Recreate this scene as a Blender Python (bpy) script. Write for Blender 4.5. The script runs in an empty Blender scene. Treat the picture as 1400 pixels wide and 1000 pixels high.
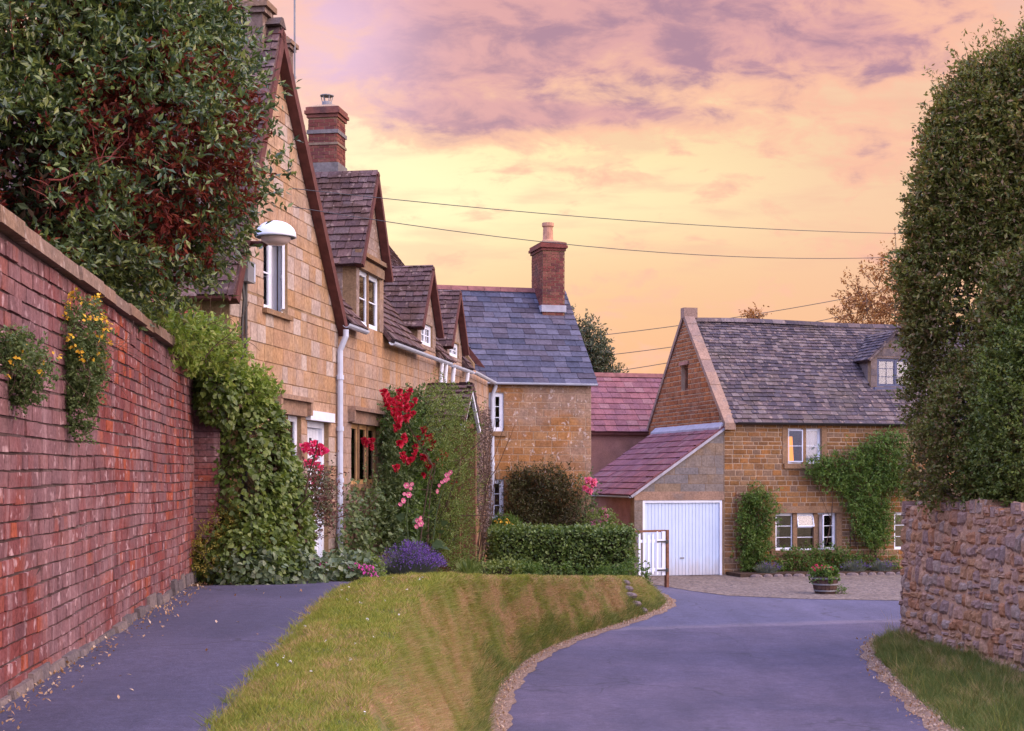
import bpy, math, random
import numpy as np
from mathutils import Vector, noise as mnoise

# ---------------------------------------------------------------- camera
S = bpy.context.scene
COL = S.collection
EYE = 1.25
FPX = 2000.0
cd = bpy.data.cameras.new("camera"); cam = bpy.data.objects.new("camera", cd); COL.objects.link(cam)
cam.location = (0, 0, EYE); cam.rotation_euler = (math.radians(90), 0, 0)
cd.sensor_width = 36; cd.lens = 36 * FPX / 1400; cd.shift_y = 152 / 1400
cd.clip_start = .05; cd.clip_end = 3000
S.camera = cam
S.view_settings.view_transform = 'Standard'; S.view_settings.look = 'None'
S.view_settings.gamma = 1; S.view_settings.exposure = 0.0
S.render.engine = 'CYCLES'
S.cycles.max_bounces = 6; S.cycles.transparent_max_bounces = 8
S.cycles.diffuse_bounces = 3; S.cycles.glossy_bounces = 3; S.cycles.transmission_bounces = 4
R = math.radians

# ---------------------------------------------------------------- node helper
class NT:
    def __init__(s, tree): s.t = tree; s.n = tree.nodes; s.l = tree.links
    def new(s, ty, **kw):
        n = s.n.new(ty)
        for k, v in kw.items(): setattr(n, k, v)
        return n
    def put(s, sock, v):
        if v is None: return
        if isinstance(v, bpy.types.NodeSocket): s.l.new(v, sock)
        else:
            if isinstance(v, (tuple, list)) and sock.type == 'RGBA' and len(v) == 3: v = (*v, 1)
            sock.default_value = v
    def m(s, op, a, b=None, c=None, clamp=False):
        n = s.new('ShaderNodeMath', operation=op); n.use_clamp = clamp
        for i, v in enumerate((a, b, c)):
            if v is not None: s.put(n.inputs[i], v)
        return n.outputs[0]
    def smooth(s, x, a, b):
        n = s.new('ShaderNodeMapRange', interpolation_type='SMOOTHSTEP')
        s.put(n.inputs['Value'], x); n.inputs['From Min'].default_value = a; n.inputs['From Max'].default_value = b
        return n.outputs[0]
    def mix(s, f, a, b, mode='MIX'):
        n = s.new('ShaderNodeMix', data_type='RGBA', blend_type=mode)
        s.put(n.inputs[0], f); s.put(n.inputs[6], a); s.put(n.inputs[7], b)
        return n.outputs[2]
    def ramp(s, f, stops, interp='LINEAR'):
        n = s.new('ShaderNodeValToRGB'); cr = n.color_ramp; cr.interpolation = interp
        while len(cr.elements) > 1: cr.elements.remove(cr.elements[-1])
        for i, (p, c) in enumerate(stops):
            e = cr.elements[0] if i == 0 else cr.elements.new(p)
            e.position = p; e.color = (*c, 1)
        s.put(n.inputs[0], f); return n.outputs[0]
    def noise(s, vec, scale, detail=4, rough=.55, dist=0, dims='3D'):
        n = s.new('ShaderNodeTexNoise', noise_dimensions=dims)
        if vec is not None: s.put(n.inputs['Vector'], vec)
        n.inputs['Scale'].default_value = scale; n.inputs['Detail'].default_value = detail
        n.inputs['Roughness'].default_value = rough; n.inputs['Distortion'].default_value = dist
        return n.outputs[0]
    def comb(s, x, y, z=0):
        n = s.new('ShaderNodeCombineXYZ'); s.put(n.inputs[0], x); s.put(n.inputs[1], y); s.put(n.inputs[2], z); return n.outputs[0]
    def sep(s, v):
        n = s.new('ShaderNodeSeparateXYZ'); s.put(n.inputs[0], v); return n.outputs
    def scale(s, v, sc):
        n = s.new('ShaderNodeMapping'); s.put(n.inputs[0], v); n.inputs['Scale'].default_value = sc; return n.outputs[0]

# ---------------------------------------------------------------- sky (world) and sun
W = bpy.data.worlds.new("World"); S.world = W; W.use_nodes = True
W.node_tree.nodes.clear(); g = NT(W.node_tree)
d = g.new('ShaderNodeTexCoord').outputs['Generated']
dx, dy, dz = g.sep(d)[0:3]
yy = g.m('MAXIMUM', dy, .08)
az = g.m('DIVIDE', dx, yy); el = g.m('DIVIDE', dz, yy)
base = g.ramp(g.m('MULTIPLY', el, 2.0), [(0, (.92, .44, .22)), (.17, (.95, .50, .27)), (.30, (.97, .61, .33)), (.42, (.99, .78, .40)),
             (.50, (.98, .77, .42)), (.58, (.95, .63, .42)), (.68, (.90, .50, .44)), (.85, (.72, .42, .50)), (1, (.50, .38, .62))])
def blob(px, py, rx, ry):
    ax = g.m('DIVIDE', g.m('SUBTRACT', az, (px - 700) / 2000), rx / 2000)
    ay = g.m('DIVIDE', g.m('SUBTRACT', el, (652 - py) / 2000), ry / 2000)
    return g.m('EXPONENT', g.m('MULTIPLY', g.m('ADD', g.m('MULTIPLY', ax, ax), g.m('MULTIPLY', ay, ay)), -1))
def addup(l):
    t = l[0]
    for q in l[1:]: t = g.m('ADD', t, q)
    return t
glow = g.m('ADD', blob(470, 260, 230, 135), g.m('MULTIPLY', blob(840, 275, 320, 70), .55), clamp=True)
base = g.mix(g.m('MULTIPLY', glow, .8), base, (1.12, 1.02, .60))
pinkr = blob(1230, 190, 260, 260)
base = g.mix(g.m('MULTIPLY', pinkr, .55), base, (.93, .47, .36))
v1 = g.comb(g.m('MULTIPLY', az, 8), g.m('MULTIPLY', el, 17), 5.1)
n1 = g.noise(v1, 2.6, 7, .60, .35)
v2 = g.comb(g.m('MULTIPLY', az, 4.0), g.m('MULTIPLY', el, 22), 7.7)
n2 = g.noise(v2, 2.2, 5, .55, .2)
bl = addup([g.m('MULTIPLY', blob(850, 38, 330, 84), 1.12), g.m('MULTIPLY', blob(570, 60, 170, 90), .72), g.m('MULTIPLY', blob(780, 158, 210, 19), .9),
            g.m('MULTIPLY', blob(1180, 205, 120, 17), .42), g.m('MULTIPLY', blob(1150, 178, 70, 10), .35), g.m('MULTIPLY', blob(1190, 60, 160, 60), .62),
            g.m('MULTIPLY', blob(640, 150, 110, 45), .5), g.m('MULTIPLY', blob(900, -60, 900, 50), .9)])
dens = g.m('ADD', bl, g.m('MULTIPLY', g.m('SUBTRACT', n1, .5), 2.1))
cl = g.smooth(dens, .26, .95)
wisp = g.m('MULTIPLY', g.smooth(g.m('ADD', n2, g.m('MULTIPLY', el, .25)), .50, .72), g.smooth(el, .06, .2))
base = g.mix(g.m('MULTIPLY', wisp, .45), base, (.90, .44, .33))
edge = g.m('MULTIPLY', g.smooth(dens, .02, .36), .75)
base = g.mix(edge, base, (1.0, .52, .36))
ccol = g.mix(g.smooth(n1, .40, .66), (.74, .37, .38), (.40, .215, .32))
lav = blob(440, 60, 110, 130)
ccol = g.mix(lav, ccol, (.78, .48, .70))
base = g.mix(g.m('MULTIPLY', cl, .92), base, ccol)
base = g.mix(g.m('MULTIPLY', lav, .45), base, (.88, .58, .72))
# the rest of the dome: high lavender cloud lit from the west
amb = g.ramp(g.m('ADD', g.m('MULTIPLY', dz, .5), .5), [(0, (.25, .17, .18)), (.48, (.6, .46, .58)), (.52, (.80, .78, 1.25)), (.62, (1.5, 1.62, 2.85)), (.78, (1.9, 2.1, 3.9)), (1, (1.6, 1.85, 3.7))])
nb = g.noise(g.scale(d, (1, 1, 2.2)), 2.2, 4)
amb = g.mix(g.m('MULTIPLY', g.smooth(nb, .35, .7), .35), amb, (2.2, 1.9, 2.4))
# unseen bright patch added to the sky behind the right shoulder as soft key light
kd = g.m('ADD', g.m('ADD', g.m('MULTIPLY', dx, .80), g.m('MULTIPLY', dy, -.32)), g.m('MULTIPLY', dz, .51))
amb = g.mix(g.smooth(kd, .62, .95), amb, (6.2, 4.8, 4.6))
front = g.m('MULTIPLY', g.smooth(dy, .10, .55), g.m('SUBTRACT', 1, g.smooth(dz, .42, .75)))
front = g.m('MULTIPLY', front, g.smooth(dz, -.05, 0.0))
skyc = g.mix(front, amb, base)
nis = g.new('ShaderNodeTexSky', sky_type='NISHITA', sun_disc=False)
SUN_EL, SUN_AZ = R(9), R(-22)          # sun low, ahead and to the left, behind the cottages
nis.sun_elevation = SUN_EL; nis.sun_rotation = SUN_AZ
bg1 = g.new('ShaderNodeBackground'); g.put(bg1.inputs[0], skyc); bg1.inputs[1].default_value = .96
bg2 = g.new('ShaderNodeBackground'); g.put(bg2.inputs[0], nis.outputs[0]); bg2.inputs[1].default_value = .008
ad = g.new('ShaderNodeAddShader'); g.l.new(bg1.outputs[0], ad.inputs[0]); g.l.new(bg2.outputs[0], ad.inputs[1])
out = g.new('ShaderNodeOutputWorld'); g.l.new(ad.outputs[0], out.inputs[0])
sl = bpy.data.lights.new("sun", 'SUN'); sl.energy = 1.6; sl.angle = R(6); sl.color = (1, .55, .28)
so = bpy.data.objects.new("sun", sl); COL.objects.link(so)
sdir = Vector((math.sin(SUN_AZ) * math.cos(SUN_EL), math.cos(SUN_AZ) * math.cos(SUN_EL), math.sin(SUN_EL)))
so.rotation_euler = (-sdir).to_track_quat('-Z', 'Y').to_euler()

# ---------------------------------------------------------------- mesh builder
ORG = {}
class MB:
    def __init__(s): s.v = []; s.f = []; s.nv = 0
    def add(s, v, f, mi=0):
        v = np.asarray(v, float).reshape(-1, 3); s.v.append(v)
        if isinstance(f, np.ndarray): s.f.append((f + s.nv, mi))
        else:
            by = {}
            for q in f: by.setdefault(len(q), []).append(q)
            for q in by.values(): s.f.append((np.array(q) + s.nv, mi))
        s.nv += len(v)
    def hexa(s, p, mi=0, skip=()):
        # p: 8 points, 0-3 one face loop, 4-7 the opposite loop
        F = [(0, 3, 2, 1), (4, 5, 6, 7), (0, 1, 5, 4), (1, 2, 6, 5), (2, 3, 7, 6), (3, 0, 4, 7)]
        s.add(p, [f for i, f in enumerate(F) if i not in skip], mi)
    def box(s, x0, x1, y0, y1, z0, z1, mi=0):
        s.hexa([(x0, y0, z0), (x1, y0, z0), (x1, y1, z0), (x0, y1, z0), (x0, y0, z1), (x1, y0, z1), (x1, y1, z1), (x0, y1, z1)], mi)
    def fbox(s, fr, s0, s1, d0, d1, z0, z1, mi=0):
        s.hexa([fr(a, b, c) for c in (z0, z1) for a, b in ((s0, d1), (s1, d1), (s1, d0), (s0, d0))], mi)
    def tube(s, pts, r, n=8, mi=0, cap=True):
        P = np.array(pts, float); m = len(P)
        rr = np.full(m, r) if np.isscalar(r) else np.array(r, float)
        T = np.gradient(P, axis=0); T /= np.linalg.norm(T, axis=1)[:, None] + 1e-9
        ref = np.array([0, 0, 1.]) if abs(T[0][2]) < .9 else np.array([1., 0, 0])
        V = []
        for i in range(m):
            a = np.cross(T[i], ref); a /= np.linalg.norm(a) + 1e-9; b = np.cross(T[i], a)
            t = np.arange(n) * 2 * math.pi / n
            V.append(P[i] + rr[i] * (np.cos(t)[:, None] * a + np.sin(t)[:, None] * b))
        F = [(i * n + k, i * n + (k + 1) % n, (i + 1) * n + (k + 1) % n, (i + 1) * n + k) for i in range(m - 1) for k in range(n)]
        if cap: F += [tuple(range(n))[::-1], tuple((m - 1) * n + k for k in range(n))]
        s.add(np.vstack(V), F, mi)
    def lathe(s, c, prof, n=20, mi=0, squash=(1, 1)):
        V = []; m = len(prof)
        for r, z in prof:
            for k in range(n):
                a = 2 * math.pi * k / n; V.append((c[0] + r * math.cos(a) * squash[0], c[1] + r * math.sin(a) * squash[1], c[2] + z))
        F = [(i * n + k, i * n + (k + 1) % n, (i + 1) * n + (k + 1) % n, (i + 1) * n + k) for i in range(m - 1) for k in range(n)]
        s.add(V, F, mi)
    def poly_prism(s, pts_front, off, mi=0):
        a = np.array(pts_front, float); n = len(a); b = a + np.array(off)
        s.add(np.vstack([a, b]), [tuple(range(n)), tuple(range(2 * n - 1, n - 1, -1))] + [(i, i + n, (i + 1) % n + n, (i + 1) % n) for i in range(n)], mi)
    def build(s, name, mats, parent=None, smooth=False, loc=None):
        V = np.vstack(s.v)
        org = np.zeros(3)
        if parent is not None: org = np.array(ORG.get(parent.name, (0, 0, 0)), float)
        elif loc is not None: org = np.array(loc, float)
        V = V - org
        me = bpy.data.meshes.new(name)
        me.vertices.add(len(V)); me.vertices.foreach_set('co', V.astype(np.float32).ravel())
        li = np.concatenate([f.ravel() for f, _ in s.f]).astype(np.int32)
        cnt = np.concatenate([np.full(len(f), f.shape[1]) for f, _ in s.f])
        mi = np.concatenate([np.full(len(f), m) for f, m in s.f]).astype(np.int32)
        st = np.concatenate([[0], np.cumsum(cnt)[:-1]]).astype(np.int32)
        me.loops.add(len(li)); me.loops.foreach_set('vertex_index', li)
        me.polygons.add(len(cnt)); me.polygons.foreach_set('loop_start', st)
        me.polygons.foreach_set('material_index', mi)
        me.polygons.foreach_set('use_smooth', np.full(len(cnt), smooth))
        for m in (mats if isinstance(mats, (list, tuple)) else [mats]): me.materials.append(m)
        me.update(calc_edges=True); me.validate()
        o = bpy.data.objects.new(name, me); COL.objects.link(o)
        if parent is not None:
            o.parent = parent; ORG[o.name] = org
        else:
            o.location = org; ORG[o.name] = org
        return o

def tag(o, label=None, cat=None, group=None, kind=None):
    if label: o['label'] = label
    if cat: o['category'] = cat
    if group: o['group'] = group
    if kind: o['kind'] = kind
    return o
def thing(name, label, cat, loc, group=None):
    o = bpy.data.objects.new(name, None); COL.objects.link(o); o.location = loc; o.empty_display_size = .2
    ORG[o.name] = np.array(loc, float)
    return tag(o, label, cat, group)
def structure(o): o['kind'] = 'structure'; return o

def at(px, py, Y): return np.array([(px - 700) / FPX * Y, Y, EYE + (652 - py) / FPX * Y])

class Frame:
    """facade frame: s along the wall, dd outward, z up; A on the left seen from outside"""
    def __init__(f, A, B):
        f.A = np.array([*A, 0.]); u = np.array([*B, 0.]) - f.A; f.len = np.linalg.norm(u); f.u = u / f.len
        f.n = np.array([f.u[1], -f.u[0], 0.]); f.k = np.array([0, 0, 1.])
    def __call__(f, s, dd, z): return f.A + f.u * s + f.n * dd + f.k * z
def unit(v): v = np.asarray(v, float); return v / np.linalg.norm(v)

# ---------------------------------------------------------------- materials
def mat(name):
    m = bpy.data.materials.new(name); m.use_nodes = True; m.node_tree.nodes.clear(); return m, NT(m.node_tree)
def finish(t, col, rough=.85, bump=None, bstr=.4, bdist=.01, spec=.3, metal=0, emit=None, estr=0):
    p = t.new('ShaderNodeBsdfPrincipled')
    t.put(p.inputs['Base Color'], col); t.put(p.inputs['Roughness'], rough); p.inputs['Specular IOR Level'].default_value = spec
    p.inputs['Metallic'].default_value = metal
    if emit: t.put(p.inputs['Emission Color'], emit); p.inputs['Emission Strength'].default_value = estr
    if bump is not None:
        b = t.new('ShaderNodeBump'); b.inputs['Strength'].default_value = bstr; b.inputs['Distance'].default_value = bdist
        t.put(b.inputs['Height'], bump); t.l.new(b.outputs[0], p.inputs['Normal'])
    o = t.new('ShaderNodeOutputMaterial'); t.l.new(p.outputs[0], o.inputs[0]); return p
def objco(t): return t.new('ShaderNodeTexCoord').outputs['Object']
def island(t): return t.new('ShaderNodeNewGeometry').outputs['Random Per Island']
def wpos(t): return t.new('ShaderNodeNewGeometry').outputs['Position']

def stops(cols): return [(i / max(1, len(cols)), c) for i, c in enumerate(cols)]
def masonry(name, cols, patch=None, pscale=.8, pr=(.5, .7), grain=18, rough=.92, bstr=.5, streak=None, pamt=.8, bdist=.012, spots=None):
    """one colour per stone, weathering in patches, grain"""
    m, t = mat(name); co = wpos(t)
    c = t.ramp(island(t), stops(cols), 'CONSTANT')
    n = t.noise(co, grain, 6, .65); n2 = t.noise(co, pscale, 5, .6, .6)
    if patch: c = t.mix(t.m('MULTIPLY', t.smooth(n2, *pr), pamt), c, patch)
    if streak:
        n3 = t.noise(t.scale(co, (5, 5, .35)), 1.2, 4)
        c = t.mix(t.m('MULTIPLY', t.smooth(n3, .52, .7), .55), c, streak)
    if spots:
        n4 = t.noise(co, 9, 3, .5); c = t.mix(t.m('MULTIPLY', t.smooth(n4, .60, .68), .75), c, spots)
    nb = t.noise(co, 3.1, 3)
    c = t.mix(1, c, t.ramp(n, [(.25, (.62, .60, .58)), (.75, (1.35, 1.33, 1.3))]), 'MULTIPLY')
    c = t.mix(.6, c, t.ramp(nb, [(.3, (.72, .72, .74)), (.7, (1.22, 1.2, 1.18))]), 'MULTIPLY')
    finish(t, c, rough, n, bstr, bdist, .06); return m
def plain(name, col, rough=.6, spec=.4, metal=0, var=.15, scale=6, bstr=.1):
    m, t = mat(name); co = objco(t); n = t.noise(co, scale, 5)
    c = t.mix(1, col, t.ramp(n, [(.3, (1 - var,) * 3), (.7, (1 + var,) * 3)]), 'MULTIPLY')
    finish(t, c, rough, n, bstr, .004, spec, metal); return m
def leafmat(name, cols, trans=.35, rough=.5, spec=.35, tscale=.6, alt=None, altr=(.52, .68)):
    m, t = mat(name); c = t.ramp(island(t), stops(cols), 'CONSTANT')
    if alt: c = t.mix(t.smooth(t.noise(wpos(t), tscale, 3), *altr), c, alt)
    p = t.new('ShaderNodeBsdfPrincipled'); t.put(p.inputs['Base Color'], c)
    p.inputs['Roughness'].default_value = rough; p.inputs['Specular IOR Level'].default_value = spec
    tr = t.new('ShaderNodeBsdfTranslucent'); t.put(tr.inputs[0], t.mix(.5, c, t.mix(1, c, (1.5, 1.5, .5), 'MULTIPLY')))
    mx = t.new('ShaderNodeMixShader'); mx.inputs[0].default_value = trans
    t.l.new(p.outputs[0], mx.inputs[1]); t.l.new(tr.outputs[0], mx.inputs[2])
    o = t.new('ShaderNodeOutputMaterial'); t.l.new(mx.outputs[0], o.inputs[0]); return m

M = {}
M['stone_row'] = masonry('honey_ashlar', [(.36, .235, .15), (.39, .255, .165), (.345, .22, .14), (.37, .255, .18), (.36, .215, .115), (.375, .275, .21)], (.335, .265, .24), .55, (.42, .66), streak=(.38, .205, .095), pamt=.75)
M['stone_gable'] = masonry('honey_rubble', [(.375, .245, .15), (.36, .225, .125), (.40, .275, .185), (.345, .22, .14), (.41, .34, .295), (.365, .24, .14), (.37, .25, .17), (.40, .32, .27)], (.36, .29, .26), .7, (.46, .68), pamt=.6)
M['stone_slate'] = masonry('lichened_ironstone', [(.29, .145, .055), (.32, .165, .065), (.27, .135, .055), (.30, .17, .08)], (.27, .205, .17), .40, (.40, .56), pamt=.75, spots=(.44, .38, .35))
M['stone_house'] = masonry('orange_ironstone', [(.20, .108, .045), (.235, .128, .055), (.165, .088, .042), (.22, .135, .075), (.26, .125, .045), (.18, .12, .08), (.20, .10, .04)], (.185, .13, .095), .6, (.48, .66), pamt=.6)
M['stone_orange'] = masonry('deep_orange_stone', [(.27, .10, .042), (.32, .125, .05), (.22, .085, .04), (.28, .13, .065)], (.24, .13, .085), 1.2, (.5, .7), pamt=.5)
M['stone_grey'] = masonry('grey_ashlar', [(.175, .16, .15), (.195, .165, .14), (.165, .155, .155), (.21, .16, .115)], (.15, .145, .15), .8, (.5, .7), pamt=.5)
M['rubble'] = masonry('rubble_stone', [(.37, .225, .155), (.32, .21, .165), (.41, .25, .155), (.29, .19, .155), (.38, .21, .11), (.34, .25, .195), (.36, .18, .095)], (.28, .215, .19), 1.7, (.5, .68), grain=26, bstr=.9, pamt=.55, bdist=.02)
M['mortar_pink'] = masonry('lime_mortar', [(.46, .29, .19)], (.40, .235, .145), 2.5, (.5, .7), grain=40)
M['mortar'] = masonry('old_mortar', [(.25, .17, .10)], (.33, .25, .18), 1.5, (.5, .7), grain=30)
M['foot_stone'] = masonry('dark_foot_stone', [(.13, .11, .115), (.16, .13, .125), (.11, .095, .10)], (.20, .16, .15), 2.5, (.5, .7), grain=30, bstr=1)
M['mortar_pale'] = masonry('pale_lime_mortar', [(.36, .27, .19)], (.27, .19, .13), 1.5, (.5, .7), grain=30)
M['mortar_brick'] = masonry('brick_mortar', [(.085, .055, .055)], (.17, .125, .125), 1.8, (.5, .7), grain=30)
M['brick'] = masonry('weathered_red_brick', [(.18, .056, .050), (.155, .056, .058), (.21, .060, .046), (.135, .06, .066), (.165, .05, .048), (.195, .082, .080), (.18, .054, .05), (.16, .055, .055), (.27, .072, .042)], (.185, .11, .12), .62, (.40, .58), grain=30, bstr=.7, pamt=.8, spots=(.40, .27, .28), streak=(.33, .22, .23))
M['brick_chim'] = masonry('chimney_brick', [(.15, .052, .044), (.18, .06, .05), (.125, .048, .045), (.19, .078, .06)], (.09, .055, .055), 1.6, (.5, .68), grain=22)
M['tile_stone'] = masonry('stone_slates', [(.072, .060, .070), (.095, .076, .084), (.06, .052, .064), (.115, .09, .09), (.082, .072, .086), (.15, .125, .125)], (.10, .085, .07), .9, (.5, .68), grain=26, bstr=.8, pamt=.5, spots=(.26, .20, .17))
M['tile_row'] = masonry('mossy_stone_slates', [(.105, .068, .068), (.13, .082, .08), (.09, .06, .062), (.12, .088, .088), (.155, .105, .098)], (.075, .045, .034), 2.2, (.48, .62), grain=26, bstr=.9, pamt=.65, spots=(.24, .175, .15))
M['slate'] = masonry('blue_slate', [(.064, .066, .098), (.080, .080, .112), (.052, .056, .085), (.088, .080, .105), (.070, .072, .104), (.058, .052, .070), (.10, .10, .138)], (.075, .062, .08), 1.1, (.54, .72), grain=14, rough=.5, bstr=.3, pamt=.4)
M['tile_red'] = masonry('red_concrete_tiles', [(.20, .090, .096), (.225, .10, .105), (.18, .085, .096), (.215, .115, .118)], (.20, .105, .135), .7, (.48, .66), grain=20, bstr=.3, pamt=.6)
M['ridge'] = plain('ridge_tile', (.20, .085, .075), .85, .2, 0, .35, 5)
M['coping'] = masonry('coping_stone', [(.20, .14, .11), (.23, .155, .115), (.18, .13, .11), (.215, .145, .10)], (.20, .15, .12), 1.5, (.5, .68), grain=24, bstr=.8, spots=(.36, .29, .25))
M['dress'] = masonry('dressed_stone', [(.26, .17, .105), (.235, .15, .09)], (.21, .16, .125), 1.6, (.5, .7), grain=22)
M['dress_dark'] = masonry('weathered_drip_stone', [(.24, .17, .14), (.28, .19, .14)], (.20, .16, .14), 2, (.5, .7), grain=22)
M['dark_wood'] = plain('dark_red_barge', (.10, .034, .028), .7, .3, 0, .3, 8)
M['brown_wood'] = plain('brown_stained_wood', (.17, .075, .045), .75, .25, 0, .35, 12)
M['white'] = plain('white_paint', (.70, .75, .84), .45, .4, 0, .06, 5)
def m_garage():
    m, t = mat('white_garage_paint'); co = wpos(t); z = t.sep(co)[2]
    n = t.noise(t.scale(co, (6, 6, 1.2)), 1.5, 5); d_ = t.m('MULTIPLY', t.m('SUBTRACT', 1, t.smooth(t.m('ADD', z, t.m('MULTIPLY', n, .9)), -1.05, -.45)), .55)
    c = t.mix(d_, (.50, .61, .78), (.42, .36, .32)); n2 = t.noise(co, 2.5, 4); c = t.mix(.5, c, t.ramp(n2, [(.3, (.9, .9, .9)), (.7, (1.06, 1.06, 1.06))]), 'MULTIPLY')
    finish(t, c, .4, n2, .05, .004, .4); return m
M['white_door'] = m_garage()
M['gutter'] = plain('grey_gutter', (.47, .52, .62), .5, .4, 0, .12, 4)
M['blue_frame'] = plain('dark_blue_window_paint', (.06, .07, .13), .5, .4)
M['black_iron'] = plain('black_iron', (.02, .02, .022), .5, .5)
M['lead'] = plain('lead_flashing', (.30, .30, .34), .5, .4, 0, .2, 6)
M['grey_box'] = plain('grey_box', (.20, .20, .21), .6, .3)
M['render_pink'] = masonry('pink_render', [(.30, .165, .14)], (.26, .14, .11), 1.2, (.45, .7), grain=60, bstr=.9)
M['clay'] = plain('clay_pot', (.42, .22, .14), .85, .2, 0, .25, 8)
M['curtain'] = plain('curtain', (.55, .46, .44), .9, .1, 0, .12, 3)
M['net'] = plain('white_net_curtain', (.75, .74, .78), .9, .1, 0, .05, 3)
M['oak'] = masonry('barrel_oak', [(.10, .065, .055), (.12, .08, .065), (.085, .055, .05)], grain=30)
M['bark'] = masonry('bark', [(.10, .07, .055)], (.14, .08, .06), 3, (.45, .7), grain=30, bstr=1)
M['glowtwig'] = masonry('glow_red_twig', [(.20, .06, .05)], (.28, .10, .08), 3, (.45, .7), grain=30)  # twigs reddened: the sunset glow is put into their colour
M['stone_dormer'] = masonry('lichened_dormer_stone', [(.27, .19, .145), (.29, .205, .15), (.25, .18, .145)], (.25, .20, .185), .9, (.44, .62), pamt=.8, spots=(.36, .30, .27))
M['soil'] = masonry('garden_soil', [(.06, .042, .032)], (.09, .06, .04), 2, (.45, .7), grain=20, bstr=1)

def m_glass():
    m, t = mat('window_glass')
    gl = t.new('ShaderNodeBsdfGlossy'); gl.inputs['Roughness'].default_value = .03
    gl.inputs['Color'].default_value = (.9, .9, .95, 1)
    tr = t.new('ShaderNodeBsdfTransparent'); tr.inputs[0].default_value = (.82, .84, .86, 1)
    fr = t.new('ShaderNodeFresnel'); fr.inputs[0].default_value = 1.55
    n = t.noise(objco(t), 2.5, 2); b = t.new('ShaderNodeBump'); b.inputs['Strength'].default_value = .03; b.inputs['Distance'].default_value = .01
    mx = t.new('ShaderNodeMixShader'); t.put(mx.inputs[0], t.m('ADD', t.m('MULTIPLY', fr.outputs[0], 1.0), .05, clamp=True))
    t.l.new(tr.outputs[0], mx.inputs[1]); t.l.new(gl.outputs[0], mx.inputs[2])
    o = t.new('ShaderNodeOutputMaterial'); t.l.new(mx.outputs[0], o.inputs[0]); return m
M['glass'] = m_glass()

def m_asphalt(name, a, b, far=None):
    m, t = mat(name); co = wpos(t); x, y, z = t.sep(co)[0:3]
    n = t.noise(co, .55, 5, .6, .5); gr = t.noise(co, 95, 3, .8); md = t.noise(co, 7, 4)
    c = t.mix(t.smooth(n, .35, .68), a, b)
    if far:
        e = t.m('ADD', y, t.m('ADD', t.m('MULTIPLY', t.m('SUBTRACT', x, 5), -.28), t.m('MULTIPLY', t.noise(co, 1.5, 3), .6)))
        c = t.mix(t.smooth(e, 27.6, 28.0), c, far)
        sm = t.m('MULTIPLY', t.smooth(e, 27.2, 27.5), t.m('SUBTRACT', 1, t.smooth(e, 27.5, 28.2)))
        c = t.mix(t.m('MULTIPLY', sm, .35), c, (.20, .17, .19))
    ch = t.noise(co, 15, 5, .8); c = t.mix(1, c, t.ramp(ch, [(.32, (.74, .74, .76)), (.68, (1.30, 1.29, 1.26))]), 'MULTIPLY'); ch = t.noise(co, 120, 2, .8); c = t.mix(t.m('MULTIPLY', t.smooth(ch, .60, .72), .5), c, (.22, .20, .22))
    tr_ = t.noise(t.scale(co, (1.6, .35, 1)), 1.0, 5); c = t.mix(.85, c, t.ramp(tr_, [(.3, (.80, .80, .80)), (.7, (1.22, 1.2, 1.2))]), 'MULTIPLY')
    c = t.mix(1, c, t.ramp(gr, [(.3, (.62, .62, .64)), (.7, (1.45, 1.43, 1.4))]), 'MULTIPLY')
    c = t.mix(.7, c, t.ramp(md, [(.3, (.86, .86, .86)), (.7, (1.12, 1.12, 1.12))]), 'MULTIPLY')
    vo = t.new('ShaderNodeTexVoronoi', feature='DISTANCE_TO_EDGE'); vo.inputs['Scale'].default_value = .42
    dco = t.new('ShaderNodeVectorMath', operation='ADD'); t.put(dco.inputs[0], co); nn = t.new('ShaderNodeTexNoise'); nn.inputs['Scale'].default_value = 1.3; nn.inputs['Detail'].default_value = 5; t.put(nn.inputs['Vector'], co); t.l.new(nn.outputs['Color'], dco.inputs[1]); t.l.new(dco.outputs[0], vo.inputs['Vector'])
    ck = t.m('MULTIPLY', t.m('SUBTRACT', 1, t.smooth(vo.outputs['Distance'], .004, .012)), t.smooth(t.noise(co, .35, 2), .5, .6)); c = t.mix(t.m('MULTIPLY', ck, .6), c, (.03, .028, .035))
    finish(t, c, .78, gr, .6, .006, .35); return m
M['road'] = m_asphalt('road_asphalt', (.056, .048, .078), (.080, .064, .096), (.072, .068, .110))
M['path'] = m_asphalt('path_asphalt', (.046, .044, .078), (.062, .056, .095))
def m_gravel(name, cols, sc):
    m, t = mat(name); co = wpos(t)
    v = t.new('ShaderNodeTexVoronoi'); v.inputs['Scale'].default_value = sc; t.put(v.inputs['Vector'], co)
    c = t.ramp(t.sep(v.outputs['Color'])[0], stops(cols), 'CONSTANT')
    n = t.noise(co, 1.4, 4); c = t.mix(t.smooth(n, .5, .75), c, cols[0])
    finish(t, c, .95, t.m('SUBTRACT', 1, v.outputs['Distance']), .9, .02, .15); return m
M['gravel'] = m_gravel('pale_gravel', [(.13, .10, .08), (.175, .138, .11), (.105, .085, .078), (.22, .175, .14)], 16)
M['grit'] = m_gravel('road_edge_grit', [(.21, .14, .095), (.28, .185, .125), (.16, .105, .075), (.31, .215, .15)], 38)
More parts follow.
